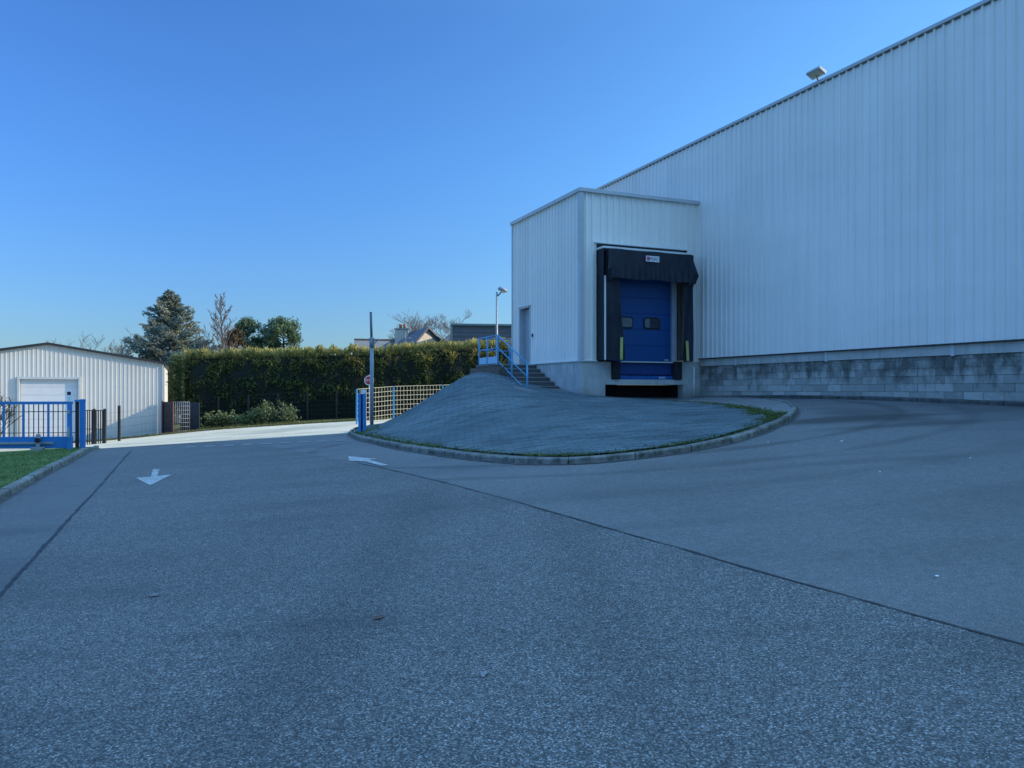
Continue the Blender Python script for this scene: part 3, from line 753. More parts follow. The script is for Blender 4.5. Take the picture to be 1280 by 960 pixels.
def flap(u0, s):
    m = MB(); P = [A(u0, -.5, 6.34), A(u0 + s * .30, -.62, 5.62), A(u0 + s * .17, -.55, 5.32), A(u0 - s * .22, -.56, 5.28), A(u0 - s * .2, -.5, 6.3), A(u0 + s * .02, -.66, 5.7)]
    m.add(P, [(0, 1, 5), (1, 2, 5), (2, 3, 5), (3, 4, 5), (4, 0, 5)]); return m.build('corner_flap', M['canvas'], ds)
flap(4.17, .72); flap(.82, -.45)
for (u, tt, z1, du) in ((1.27, -.455, 3.38, 0), (4.0, -.455, 3.32, -.05)):
    m = MB(); m.hexa([A(u, tt, AB + .02), A(u + .1, tt, AB + .02), A(u + .1, tt + .03, AB + .02), A(u, tt + .03, AB + .02), A(u + du, tt - .02, z1), A(u + du + .1, tt - .02, z1), A(u + du + .1, tt + .01, z1), A(u + du, tt + .01, z1)])
    m.build('guide_strip', M['yellow'], ds)
sg = MB(); abox(sg, 2.22, 2.76, -.578, -.568, 6.0, 6.2); sg = sg.build('sign_plate', M['plate'], ds)
m = MB(); m.prism([A(2.25, -.581, 6.03), A(2.37, -.581, 6.03), A(2.41, -.581, 6.10), A(2.37, -.581, 6.17), A(2.25, -.581, 6.17)], d1 * .002); m.build('logo', M['pink'], sg, fix=True)
text_obj('lettering', 'FJAC', .16, M['ink'], sg, A(2.58, -.578, 6.1), d2, UP, .002)
# side door
m = MB(); abox(m, -.03, .25, DT1, DT1 + .04, DZ0, DZ1 + .04); abox(m, -.03, .25, DT0 - .04, DT0, DZ0, DZ1 + .04); abox(m, -.06, .25, DT0 - .1, DT1 + .06, DZ1 + .041, DZ1 + .09); m.build('door_surround', M['trim'], wh)
sd = MB(); abox(sd, .2, .245, DT0 + .002, DT1 - .002, DZ0, DZ1); sd = sd.build('side_door', paint('grey personnel door', (.36, .39, .42), .5, .06), wh)
m = MB(); abox(m, .19, .199, DT0 + .08, DT0 + .5, 3.9, 4.45); m.build('notice', M['plate'], sd)
m = MB(); abox(m, .188, .19, DT0 + .2, DT0 + .36, 4.0, 4.14); m.build('notice_print', M['ink'], sd)
m = MB(); m.bar(A(.17, DT0 + .1, 3.55), A(.17, DT0 + .25, 3.55), .025, .025); m.build('handle', M['darkmetal'], sd)
m = MB(); abox(m, -.07, -.036, 3.78, 3.86, 3.62, 3.74); m.build('door_switch', M['darkmetal'], wh)
# kerb at the foot of the long wall
kerb('wall_kerb', [A(4.5, -.2, 0), A(4.5, -10, 0), A(4.5, -20, 0), A(4.5, -34, 0)], M['kerbdark'], 1, .4, .1)

# ------------------------------------------------------------------ stairs and landing
st = thing('stairs', A(-.8, 2.5, 1.4), 'dark concrete stairs climbing beside the loading dock to the side door', 'stairs')
NS = 7; rz = (2.55 - 1.40) / NS; tr = .40; t0 = 1.15
for k in range(NS):
    m = MB(); zt = 1.40 + rz * (k + 1); te = t0 + tr * (k + 1) if k < NS - 1 else 5.75
    abox(m, -1.62, -.052, t0 + tr * k, te, 1.0, zt - .03); m.build('step' if k < NS - 1 else 'landing', M['step'], st)
    m = MB(); abox(m, -1.64, -.052, t0 + tr * k - .02, te, zt - .03 + .001, zt); m.build('tread', M['nosing'] , st)
m = MB(); abox(m, -1.9, -1.645, t0 + 1.6, 5.75, .8, 2.44); m.build('side_wall', M['rubble'], st)
hr = thing('handrail', A(-1.55, 3.5, 2.5), 'faded blue tubular handrail along the stairs and landing', 'railing')
zb, zt_ = 1.42, 2.55; tb, ttop, tend = .95, 3.62, 5.6; ur = -1.56
def post(t, z0, z1, u=ur): m = MB(); m.tube([A(u, t, z0), A(u, t, z1)], .033, 8); m.build('post', M['rail'], hr)
post(tb, zb - .1, zb + 1.08); post(2.3, 1.75, 3.1); post(ttop, 2.2, zt_ + 1.08); post(4.7, 2.5, zt_ + 1.08); post(tend, 2.5, zt_ + 1.08); post(tend, 2.5, zt_ + 1.08, -.25)
for h in (1.08, .62, .12):
    m = MB(); m.tube([A(ur, tb, zb + h), A(ur, ttop, zt_ + h)], .026 if h > 1 else .02, 8); m.build('rail', M['rail'], hr)
for h in (1.08, .6):
    m = MB(); m.tube([A(ur, ttop, zt_ + h), A(ur, tend, zt_ + h), A(-.2, tend, zt_ + h)], .024, 8); m.build('rail', M['rail'], hr)
m = MB(); abox(m, ur - .01, ur + .01, ttop + .04, tend - .04, zt_ + .04, zt_ + .3); m.build('toe_plate', M['kick'], hr)

# ------------------------------------------------------------------ floodlight on the eaves
fp = A(4.8, -5.8, ZT)
fl = thing('floodlight', fp, 'grey floodlight on a short bracket above the warehouse eaves', 'floodlight')
m = MB(); m.bar(fp - UP * .05, fp + UP * .14 - d2 * .1, .05, .05); m.build('bracket', M['greysteel'], fl)
def hx(c, ax, ay, az): return [c - ax - ay - az, c + ax - ay - az, c + ax + ay - az, c - ax + ay - az, c - ax - ay + az, c + ax - ay + az, c + ax + ay + az, c - ax + ay + az]
nn = (-d2 * .45 - UP * .9).normalized(); ax = d1 * .26; ay = nn.cross(d1).normalized() * .15; cc = fp + UP * .2 - d2 * .12
m = MB(); m.hexa(hx(cc, ax, ay, nn * .05)); m.build('housing', M['galv'], fl, .02, True)
m = MB(); m.hexa(hx(cc + nn * .056, ax * .86, ay * .82, nn * .004)); m.build('lens', M['lens'], fl, 0, True)
m = MB(); m.hexa(hx(cc - nn * .09 + d2 * .12, d1 * .12, ay * .5, nn * .05)); m.build('ballast_box', M['greysteel'], fl, .01, True)

# ------------------------------------------------------------------ entrance: post, solar lamp, gate
gp = Vector((gateR.x, gateR.y + .25, 0)); gb = g1(gp.x, gp.y)
ztop = EYE - (492 - CY) / F * gp.y
po = thing('gate_post', (gp.x, gp.y, gb), 'bright blue steel gate catch post on the corner of the island kerb', 'gate post')
m = MB()
for s in (-1, 1): m.box(gp.x + s * .075 - .045, gp.x + s * .075 + .045, gp.y - .09, gp.y + .09, gb - .1, ztop)
m.build('upright', M['blue'], po, .008)
m = MB(); m.box(gp.x - .029, gp.x + .029, gp.y - .03, gp.y + .06, gb - .1, ztop - .02); m.build('channel', M['darktrim'], po)
m = MB(); m.box(gp.x - .03, gp.x + .13, gp.y - .07, gp.y + .07, ztop + .002, ztop + .13); m.build('beacon', M['plate'], po, .01)
lp = at(463, 541); lp.y += .3; lz = float(mz(np.array([lp.x]), np.array([lp.y]))[0]); Yl = lp.y
def lz_(py): return EYE + (CY - py) / F * Yl
lm = thing('solar_lamp', (lp.x, lp.y, lz), 'slim grey solar lamp post standing in the island beside the blue gate post', 'lamp post')
m = MB(); m.tube([(lp.x, lp.y, lz - .1), (lp.x, lp.y, lz_(432))], .075, 12); m.build('pole', M['greysteel'], lm)
m = MB(); m.tube([(lp.x, lp.y, lz_(434)), (lp.x - .04, lp.y, lz_(390))], .05, 10); m.build('mast', paint('dark grey mast', (.12, .13, .15), .5), lm)
m = MB(); m.tube([(lp.x, lp.y, lz_(434)), (lp.x, lp.y, lz_(422))], .1, 10); m.build('collar', M['greysteel'], lm)
m = MB(); q = Vector((lp.x + .06, lp.y - .1, lz_(424.5)))
m.prism([q + Vector((-.15, 0, 0)), q + Vector((.28, 0, -.02)), q + Vector((.28, 0, .02)), q + Vector((-.15, 0, .04))], (0, .26, 0)); m.build('lamp_head', M['galv'], lm, fix=True)
m = MB(); m.tube([(lp.x + .03, lp.y, lz_(432)), (lp.x + .2, lp.y, lz_(426))], .022, 6); m.build('strut', M['greysteel'], lm)
m = MB(); m.tube([(lp.x, lp.y, lz - .02), (lp.x, lp.y, lz + .09)], [.16, .12], 12); m.build('base', M['darkmetal'], lm)

Yg = gateL.y
def gzp(py, Y): return EYE + (CY - py) / F * Y
gz1, gzb0, gzb1 = gzp(502, Yg), gzp(560, Yg), gzp(545.5, Yg)
ga = thing('sliding_gate', (gateL.x, gateL.y, g1(gateL.x, gateL.y)), 'bright blue barred sliding gate standing open along the grass verge', 'gate')
def G(s, z, o=0): p = gateL - gdir * s; return Vector((p.x - gdir.y * o, p.y + gdir.x * o, z))
m = MB(); m.bar(G(.02, gz1 - .04), G(5.4, gz1 - .04), .08, .09); m.build('top_rail', M['blue'], ga, .006)
m = MB(); m.bar(G(.02, (gzb0 + gzb1) / 2), G(5.4, (gzb0 + gzb1) / 2), .1, gzb1 - gzb0); m.build('bottom_beam', M['blue'], ga, .008)
m = MB(); m.bar(G(.55, gzb0 + .17, -.075), G(5.4, gzb0 + .17, -.075), .05, .07); m.build('guide_rail', M['galv'], ga, .005)
m = MB(); m.bar(G(-.1, gz1 - .32), G(5.4, gz1 - .32), .02, .02); m.bar(G(-.1, gzb1 + .12), G(5.4, gzb1 + .12), .02, .02); m.build('cross_wire', M['darkmetal'], ga)
for s, w in ((.74, .07), (1.48, .1), (2.06, .09), (3.3, .09), (4.5, .09), (5.35, .09)):
    m = MB(); m.bar(G(s, gzb1 + .002), G(s, gz1 - .087), w, .06); m.build('upright', M['blue'], ga)
k = .16
while k < 5.3:
    m = MB(); m.bar(G(k, gzb1 + .002), G(k, gz1 - .087), .026, .026); m.build('bar', M['darkmetal'], ga); k += .145
pst = thing('gate_frame_post', G(0, g1(gateL.x, gateL.y), -.3), 'blue gate guide post with grey boxes and a small dark beacon on top', 'gate post')
m = MB(); m.bar(G(.0, gzb0 - .3, -.25), G(.0, gzp(502, Yg), -.25), .13, .13); m.build('upright', M['blue'], pst, .008)
m = MB(); m.bar(G(.0, gzp(502, Yg) + .002, -.25), G(.0, gzp(494, Yg), -.25), .13, .12); m.build('cap_box', M['plate'], pst, .01)
m = MB(); m.bar(G(.02, gzp(494, Yg) + .002, -.25), G(.02, gzp(489.5, Yg), -.25), .1, .1); m.build('beacon', M['darkmetal'], pst, .02)
for a, b in ((517, 512), (546, 533)):
    m = MB(); m.bar(G(.0, gzp(a, Yg), -.33), G(.0, gzp(b, Yg), -.33), .14, .06); m.build('control_box', M['galv'], pst, .01)
p2 = thing('gate_frame_post', G(-.3, g1(gateL.x, gateL.y), .2), 'plain blue gate portal post nearest the driveway kerb', 'gate post')
m = MB(); m.bar(G(-.2, gzb0 - .3, .2), G(-.2, gzp(499, Yg), .2), .16, .16); m.build('upright', M['blue'], p2, .008)
m = MB(); m.bar(G(-.04, gzb0 - .3, .2), G(-.04, gzp(502, Yg), .2), .12, .1); m.build('stop_channel', M['darktrim'], p2)
m = MB(); m.bar(G(-.02, gzp(501, Yg), .05), G(-.3, gzp(501, Yg), .2), .06, .06); m.build('bridge', M['blue'], p2)
rb = thing('gate_roller', G(.95, gzb0 - .1, -.2), 'grey roller bracket on a concrete pad under the open gate', 'gate roller')
m = MB(); m.bar(G(.78, gzb0 - .02, -.22), G(1.12, gzb0 - .02, -.22), .25, .14); m.build('pad', M['plinth'], rb, .01)
m = MB(); m.bar(G(.95, gzb0 + .052, -.2), G(.95, gzb1 + .09, -.2), .2, .1); m.build('bracket', M['galv'], rb, .01)
m = MB(); c = G(.93, gzb0 + .27, -.26); m.tube([c - Vector((gdir.y, -gdir.x, 0)) * .0, c + Vector((gdir.y, -gdir.x, 0)) * .06], .08, 12); m.build('wheel', M['black'], rb)

# ------------------------------------------------------------------ mesh fence on the right of the street
def mesh_fence(name, P, hgt, label, postmat, wiremat, dv, dh, r, group=None):
    f = thing(name, (P[0].x, P[0].y, g1(P[0].x, P[0].y)), label, 'fence', group)
    for p in P:
        z = g1(p.x, p.y); m = MB(); m.box(p.x - .04, p.x + .04, p.y - .03, p.y + .03, z - .2, z + hgt + .06); m.build('post', postmat, f)
    for a, b in zip(P, P[1:]):
        za, zb_ = g1(a.x, a.y) + .05, g1(b.x, b.y) + .05; L = (b - a).length; m = MB()
        n = max(1, int(L / dv))
        for i in range(1, n):
            p = a.lerp(b, i / n); z = za + (zb_ - za) * i / n; m.tube([(p.x, p.y, z), (p.x, p.y, z + hgt)], r, 4, False)
        k = max(1, int(hgt / dh))
        for i in range(k + 1):
            h = hgt * i / k; m.tube([(a.x, a.y, za + h), (b.x, b.y, zb_ + h)], r * 1.3, 4, False)
        m.build('mesh_panel', wiremat, f)
    return f
fpts = [Vector((pt(446, 487, 38)[0], 38)), Vector((pt(492, 483, 40)[0], 40)), Vector((pt(553.5, 479, 42)[0], 42)), Vector((pt(615, 476, 44)[0], 44)), Vector((pt(650, 476, 46)[0], 46))]
mesh_fence('mesh_fence', fpts, 1.68, 'pale welded mesh fence with light blue posts behind the mound', M['rail'], M['wire'], .2, .24, .0075)

# ------------------------------------------------------------------ hedge
hA = Vector((-18.7, 43.4)); hB = Vector((-8.6, 44.6)); hC = Vector((-1.2, 46.6)); hD = Vector((3.5, 48))
hz = [(hA, 3.75), (hB, 3.95), (hC, 4.42), (hD, 4.5)]
def hedge_pt(s):   # s in 0..1
    seg = [(hA, hB, 3.62, 3.9), (hB, hC, 3.9, 4.42), (hC, hD, 4.42, 4.5)]; Ls = [(b - a).length for a, b, *_ in seg]; T = sum(Ls); x = s * T
    for (a, b, za, zb_), L in zip(seg, Ls):
        if x <= L + 1e-6: t = x / L; d = (b - a).normalized(); return a.lerp(b, t), Vector((-d.y, d.x)), za + (zb_ - za) * t
        x -= L
    return hD, Vector((0, 1)), 4.5
he = thing('hedge', (hA.x, hA.y, g1(hA.x, hA.y)), 'tall dense evergreen hedge with yellow sunlit tips beyond the street', 'hedge')
cs = []
N = 120; DEP = 1.7
from mathutils import noise as mno
def lump(s, h): return .42 * mno.noise(Vector((s * 21, h * .85, 3.1))) + .2 * mno.noise(Vector((s * 55, h * 2.1, 8.7)))
def wob(s, h): return lump(s, h) if True else .24 * math.sin(s * 61 + h * 2) + .2 * math.sin(s * 143 + h * 3.1 + 1) + .08 * math.sin(h * 5 + s * 30)
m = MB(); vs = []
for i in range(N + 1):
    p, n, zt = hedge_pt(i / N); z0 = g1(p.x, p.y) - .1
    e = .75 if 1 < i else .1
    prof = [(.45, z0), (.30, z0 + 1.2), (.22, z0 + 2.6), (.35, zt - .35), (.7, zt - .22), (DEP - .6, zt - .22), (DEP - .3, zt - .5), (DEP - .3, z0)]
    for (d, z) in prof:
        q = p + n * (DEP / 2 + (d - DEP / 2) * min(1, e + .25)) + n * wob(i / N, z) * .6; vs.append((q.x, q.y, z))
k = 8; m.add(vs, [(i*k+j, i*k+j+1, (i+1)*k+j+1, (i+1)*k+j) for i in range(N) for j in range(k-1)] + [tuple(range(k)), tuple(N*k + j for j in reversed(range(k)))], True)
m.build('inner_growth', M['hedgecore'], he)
P = []; D = []
def hsamp(n, face):
    for _ in range(n):
        s = random.random(); p, nn_, zt = hedge_pt(s); z0 = g1(p.x, p.y)
        top = zt + .2 * mno.noise(Vector((s * 60, 5.5, .3))) + .12 * mno.noise(Vector((s * 170, 1.5, .3))) + random.gauss(0, .05)
        if face == 0:
            h = random.random() ** .75; z = z0 + .2 + h * (top - z0 - .2); lump = wob(s, z)
            low = max(0, (1.5 - (z - z0)) / 1.5) * .35
            d = .18 + low + lump * .8 + max(0, (h - .85)) * 2.2 + abs(random.gauss(0, .12)); dv = Vector((-nn_.x, -nn_.y, .8))
        else:
            d = random.uniform(.2, DEP); z = top + random.gauss(0, .06) - .1 * abs(d - .8); dv = Vector((0, 0, 1.2))
        q = p + nn_ * d; P.append((q.x, q.y, z)); D.append((dv.x, dv.y, dv.z))
hsamp(30000, 0); hsamp(9000, 1)
for _ in range(2600):   # rounded left end
    p, nn_, zt = hedge_pt(0); h = random.uniform(.25, 1); z0 = g1(p.x, p.y); d = random.uniform(0, DEP)
    e = .55 * math.sqrt(max(0, 1 - ((h - .68) / .5) ** 2)) + random.gauss(0, .12)
    q = p + nn_ * d + Vector((-e, 0)); P.append((q.x, q.y, z0 + h * (zt - z0))); D.append((-1, 0, .5))
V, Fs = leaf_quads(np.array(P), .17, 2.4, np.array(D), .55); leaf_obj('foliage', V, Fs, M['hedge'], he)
# young upright shoots on the top
P = []; D = []
for _ in range(2600):
    s = random.random(); p, nn_, zt = hedge_pt(s); q = p + nn_ * random.uniform(.1, 1.2)
    top = zt + .2 * mno.noise(Vector((s * 60, 5.5, .3))) + .12 * mno.noise(Vector((s * 170, 1.5, .3))); P.append((q.x, q.y, top + random.uniform(0, .22))); D.append((random.gauss(0, .2), random.gauss(0, .2), 1.5))
V, Fs = leaf_quads(np.array(P), .26, 4, np.array(D), .25); leaf_obj('young_shoots', V, Fs, M['hedge'], he)
# low wire fence in front of the hedge
hf = []
for i in range(9):
    p, n, zt = hedge_pt(.02 + i * .072); hf.append(p - n * .25)
mesh_fence('wire_fence', hf, 1.55, 'dark wire fence running along the foot of the hedge', M['darkmetal'], paint('dull green wire', (.02, .026, .022), .6), .22, .24, .005)
# pale shrubs at the hedge foot
def shrub(px0, px1, hmax, label, n, k):
    a, b = hedge_pt(.04 + .0 * k), None
    xs = []; c = None; P = []; D = []
    Y0 = 42.6
    x0, x1 = (px0 - CX) / F * Y0, (px1 - CX) / F * Y0; cx = (x0 + x1) / 2; cz = g1(cx, Y0)
    sh = thing('ground_shrub', (cx, Y0, cz), label, 'shrub')
    st_ = MB()
    for _ in range(46):
        x = random.uniform(x0, x1); u = (x - cx) / ((x1 - x0) / 2); h = hmax * (1 - .6 * u * u) * random.uniform(.55, 1.05); y = Y0 + random.uniform(-.25, .35)
        b0 = Vector((x + random.uniform(-.2, .2), y + .2, g1(x, y))); tip = Vector((x + random.uniform(-.35, .35), y - random.uniform(.0, .3), g1(x, y) + h)); mid = b0.lerp(tip, .6) + Vector((0, 0, .12))
        st_.tube([b0, mid, tip], [.014, .01, .005], 4)
        for q in range(n):
            t = random.uniform(.1, 1); p = (b0.lerp(mid, t / .6) if t < .6 else mid.lerp(tip, (t - .6) / .4)) + Vector((random.gauss(0, .09), random.gauss(0, .09), random.gauss(0, .07)))
            P.append(tuple(p)); D.append((random.gauss(0, .5), -.4, random.gauss(.3, .5)))
    st_.build('stems', M['bark'], sh)
    V, Fs = leaf_quads(np.array(P), .15, 2.6, np.array(D), .5); leaf_obj('foliage', V, Fs, M['ivy'], sh)
shrub(238, 310, .85, 'low sprawling green shrub at the foot of the hedge near the shed', 26, 0)
shrub(306, 374, 1.25, 'taller pale leafy shrub at the foot of the hedge, lit by sun', 30, 1)

# ------------------------------------------------------------------ shed on the left
SR = Vector((-19.1, 42, 0)); she = thing('shed', (SR.x, SR.y, g1(SR.x, SR.y)), 'low white ribbed steel shed with black roof edge and roller door', 'building')
def S(s, dep, z): p = SR - d2 * s + d1 * dep; return Vector((p.x, p.y, z))
zE, zP, LW = 3.0, 3.93, 10.84
def gable(s): return zE + (zP - zE) * (1 - abs(s - LW / 2) / (LW / 2))
zg = -1.75; s0, s1, zd = 4.04, 6.66, 2.14
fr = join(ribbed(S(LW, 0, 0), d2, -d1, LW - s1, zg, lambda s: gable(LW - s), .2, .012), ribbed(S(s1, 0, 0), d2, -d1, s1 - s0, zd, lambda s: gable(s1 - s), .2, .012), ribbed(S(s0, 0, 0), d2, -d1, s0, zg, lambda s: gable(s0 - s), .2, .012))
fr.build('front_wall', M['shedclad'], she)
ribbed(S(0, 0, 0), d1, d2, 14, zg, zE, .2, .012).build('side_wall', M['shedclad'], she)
m = MB(); m.add([S(LW, 0, zg), S(LW, 14, zg), S(LW, 14, zE), S(LW, 0, zE), S(0, 14, zg), S(0, 14, zE), S(LW/2, 14, zP)], [(0, 1, 2, 3), (1, 4, 5, 6, 2)]); m.build('back_wall', M['shedclad'], she)
m = MB()
for a, b in ((-.12, LW / 2), (LW + .12, LW / 2)):
    za = zE - .02; p = [S(a, -.15, za), S(b, -.15, zP), S(b, 14.1, zP), S(a, 14.1, za)]
    m.add(p + [q + UP * .12 for q in p], [(0, 1, 2, 3), (7, 6, 5, 4), (0, 4, 5, 1), (1, 5, 6, 2), (2, 6, 7, 3), (3, 7, 4, 0)])
m.build('roof', M['darktrim'], she, fix=True)
m = MB(); 
for k in range(8): m.hexa([S(s1, .06, -1.2 + k * .42), S(s0, .06, -1.2 + k * .42), S(s0, .1, -1.2 + k * .42), S(s1, .1, -1.2 + k * .42), S(s1, .06, -.79 + k * .42), S(s0, .06, -.79 + k * .42), S(s0, .1, -.79 + k * .42), S(s1, .1, -.79 + k * .42)])
m.build('roller_door', paint('white shed door', (.62, .63, .66), .5, .04), she)
m = MB()
for a in (s0 - .06, s1 + .06): m.bar(S(a, -.05, zg), S(a, -.05, zd + .1), .12, .1)
m.bar(S(s1 + .12, -.05, zd + .06), S(s0 - .12, -.05, zd + .06), .1, .12); m.build('door_frame', M['trim'], she)
m = MB(); m.bar(S(-.01, -.02, zg), S(-.01, -.02, zE - .05), .08, .08); m.build('corner_trim', M['trim'], she)
# dark pedestrian fence by the shed
def palisade(pxa, pxb, Y, z1py, n, label):
    xa, xb = (pxa - CX) / F * Y, (pxb - CX) / F * Y; zt = gzp(z1py, Y)
    f = thing('metal_fence', (xa, Y, g1(xa, Y)), label, 'fence')
    for i in range(n + 1):
        x = xa + (xb - xa) * i / n; z = g1(x, Y); big = i in (0, n) or i == n // 2
        m = MB(); w = .05 if big else .018; m.box(x - w, x + w, Y - w, Y + w, z - .1, zt + (.08 if big else 0)); m.build('post' if big else 'bar', M['darkmetal'], f)
    m = MB(); m.bar((xa, Y, zt), (xb, Y, zt), .04, .04); m.bar((xa, Y, zt - .9), (xb, Y, zt - .9), .03, .03); m.build('rail', M['darkmetal'], f)
palisade(104, 131, 37, 513, 10, 'black barred pedestrian fence between the blue gate and the shed')
f = thing('boundary_fence', (pt(149, 500, 38.5)[0], 38.5, g1(pt(149, 500, 38.5)[0], 38.5)), 'thin dark wire fence with one tall post before the shed lawn', 'fence')
xa, xb, Y = pt(131, 0, 37.2)[0], pt(197, 0, 40.6)[0], None
x = pt(149, 0, 38.2)[0]; m = MB(); m.box(x - .05, x + .05, 38.15, 38.25, g1(x, 38.2) - .1, gzp(507, 38.2)); m.build('post', M['darkmetal'], f)
m = MB()
for i in range(4):
    h = .3 + i * .38; m.tube([(xa, 37.2, g1(xa, 37.2) + h), (x, 38.2, g1(x, 38.2) + h), (xb, 40.6, g1(xb, 40.6) + h)], .004, 4)
m.build('wire', M['darkmetal'], f)
# solid dark screen + mesh panel at the shed corner
f = thing('screen_fence', (SR.x, SR.y, g1(SR.x, SR.y)), 'dark brown screen panel and grey mesh panel at the shed corner', 'fence')
q0, q1, q2 = Vector((SR.x + .05, SR.y - .08)), Vector(pt(217, 0, 40.8)[:2]), Vector(pt(237, 0, 41.2)[:2]); zt = gzp(502.5, 41)
n = 12; m = MB()
for i in range(n):
    a = q0.lerp(q1, i / n); b = q0.lerp(q1, (i + .92) / n); za = g1(a.x, a.y) - .05
    m.bar((a.x, a.y, (za + zt) / 2), (b.x, b.y, (za + zt) / 2), .03, zt - za)
m.build('screen_panel', paint('dark brown slats', (.035, .028, .03), .7, .3, 6), f)
for q in (q0, q1): m = MB(); m.box(q.x - .03, q.x + .03, q.y - .12, q.y - .05, g1(q.x, q.y) - .1, zt + .05); m.build('post', paint('rust red post', (.14, .05, .05), .6), f)
m = MB()
for i in range(9): a = q1.lerp(q2, i / 8); m.tube([(a.x, a.y, g1(a.x, a.y) - .05), (a.x, a.y, zt)], .014, 4)
for i in range(8): z = zt - i * .22; m.tube([(q1.x, q1.y, z), (q2.x, q2.y, z)], .014, 4)
m.build('mesh_panel', paint('grey mesh', (.22, .24, .27), .6), f)
m = MB(); m.box(q1.x + .05, q2.x + .4, 41.5, 41.55, g1(q1.x, 41) - .05, zt - .03); m.build('windbreak', paint('dark windbreak', (.03, .035, .045), .8, .3, 4), f)
# roadside twigs behind the gate at the frame edge
def twig_tree(name, base, h, spread, seed, label, mat, cat='tree', levels=4, r0=.09, splits=3, up=.25, leaf=None, group=None, trunk=.35, lean=0.):
    rnd = random.Random(seed); base = Vector(base)
    t = thing(name, base, label, cat, group); tm = MB(); bmh = MB(); tips = []
    def grow(p, d, L, r, lv, mb):
        path = [p]; rs = [r]; q = p; dd = d
        for k in range(4):
            dd = (dd + Vector((rnd.gauss(0, .12), rnd.gauss(0, .12), rnd.gauss(0, .06) + up * .12))).normalized(); q = q + dd * L / 4; path.append(q); rs.append(r * (1 - .13 * (k + 1)))
        mb.tube(path, [max(q, .018 if lv < 4 else .01) for q in rs], 5 if lv < 2 else 3, lv == 0)
        if lv >= levels: tips.append(q); return
        n = splits + (2 if lv == 0 else 0) + rnd.randint(0, 1)
        for k in range(n):
            i = rnd.randint(2, 4) if lv else rnd.randint(1, 4); s = path[i]; a = rnd.uniform(0, 6.283); el = rnd.uniform(.15, .8)
            nd = (dd * rnd.uniform(.5, .9) + Vector((math.cos(a), math.sin(a), 0)) * spread * rnd.uniform(.6, 1.2) + Vector((0, 0, up))).normalized()
            grow(s, nd, L * rnd.uniform(.5, .78), rs[i] * .62, lv + 1, bmh)
    grow(base - Vector((0, 0, .1)), Vector((lean, 0, 1)).normalized(), h * trunk * 1.3, r0, 0, tm)
    zmax = max(v[2] for v in bmh.v); sc_ = h / (zmax - base.z)
    for q in (tm, bmh): q.v = [tuple(base + (Vector(v) - base) * sc_) for v in q.v]
    tips = [base + (q - base) * sc_ for q in tips]
    tm.build('trunk', mat, t); bmh.build('crown', mat, t)
    if leaf:
        P = np.array([tuple(q + Vector((rnd.gauss(0, leaf[1]), rnd.gauss(0, leaf[1]), rnd.gauss(0, leaf[1])))) for q in tips for _ in range(leaf[2])])
        V, Fs = leaf_quads(P, leaf[3], 2.2); leaf_obj('leaves', V, Fs, leaf[0], t)
    return t
x = pt(-6, 0, 31)[0]
twig_tree('young_shrub', (x, 31, g1(x, 31)), 2.6, .7, 3, 'sparse twiggy shrub with few brown leaves behind the gate at the left edge', M['bark'], 'shrub', 3, .03, 3, .35, (M['brownleaf'], .08, 3, .07), trunk=.45)

# ------------------------------------------------------------------ trees beyond
def conifer(px, ytop, Y, rad_px, label, mat, n, seed, name='conifer_tree', shape=.9, droop=.15, size=.3):
    rnd = random.Random(seed); x = (px - CX) / F * Y; zb = g1(x, Y); H_ = gzp(ytop, Y) - zb; Rr = rad_px / F * Y
    t = thing(name, (x, Y, zb), label, 'tree'); m = MB(); m.tube([(x, Y, zb - .2), (x, Y, zb + H_ * .5), (x, Y, zb + H_ * .97)], [.22, .13, .02], 7); m.build('trunk', M['bark'], t)
    lm_ = MB(); P = []; D = []; nb = int(H_ * 15)
    for b in range(nb):
        f = (b + .5) / nb; z = zb + H_ * (.08 + .9 * f); r = Rr * max(.05, (1 - f) ** shape) * rnd.uniform(.55, 1.12); a = b * 2.399 + rnd.uniform(-.5, .5)
        dirv = Vector((math.cos(a), math.sin(a), 0)); p0 = Vector((x, Y, z)); rise = .45 * f - droop
        tip = p0 + dirv * r + UP * (r * (rise + .15)); mid = p0.lerp(tip, .55) - UP * r * .05
        lm_.tube([p0, mid, tip], [.035, .022, .006], 4)
        k = int(n / nb * (.35 + 1.3 * (1 - f)))
        for _ in range(k):
            u = rnd.uniform(.2, 1.03) ** .8; q = (p0.lerp(mid, u / .55) if u < .55 else mid.lerp(tip, (u - .55) / .45)); w = .11 * r * (1.3 - u) + .07
            P.append((q.x + rnd.gauss(0, w), q.y + rnd.gauss(0, w), q.z + rnd.gauss(0, w * .45))); D.append((dirv.x, dirv.y, .35))
    lm_.build('limbs', M['bark'], t)
    V, Fs = leaf_quads(np.array(P), size, 3.2, np.array(D), .6); leaf_obj('crown', V, Fs, mat, t)
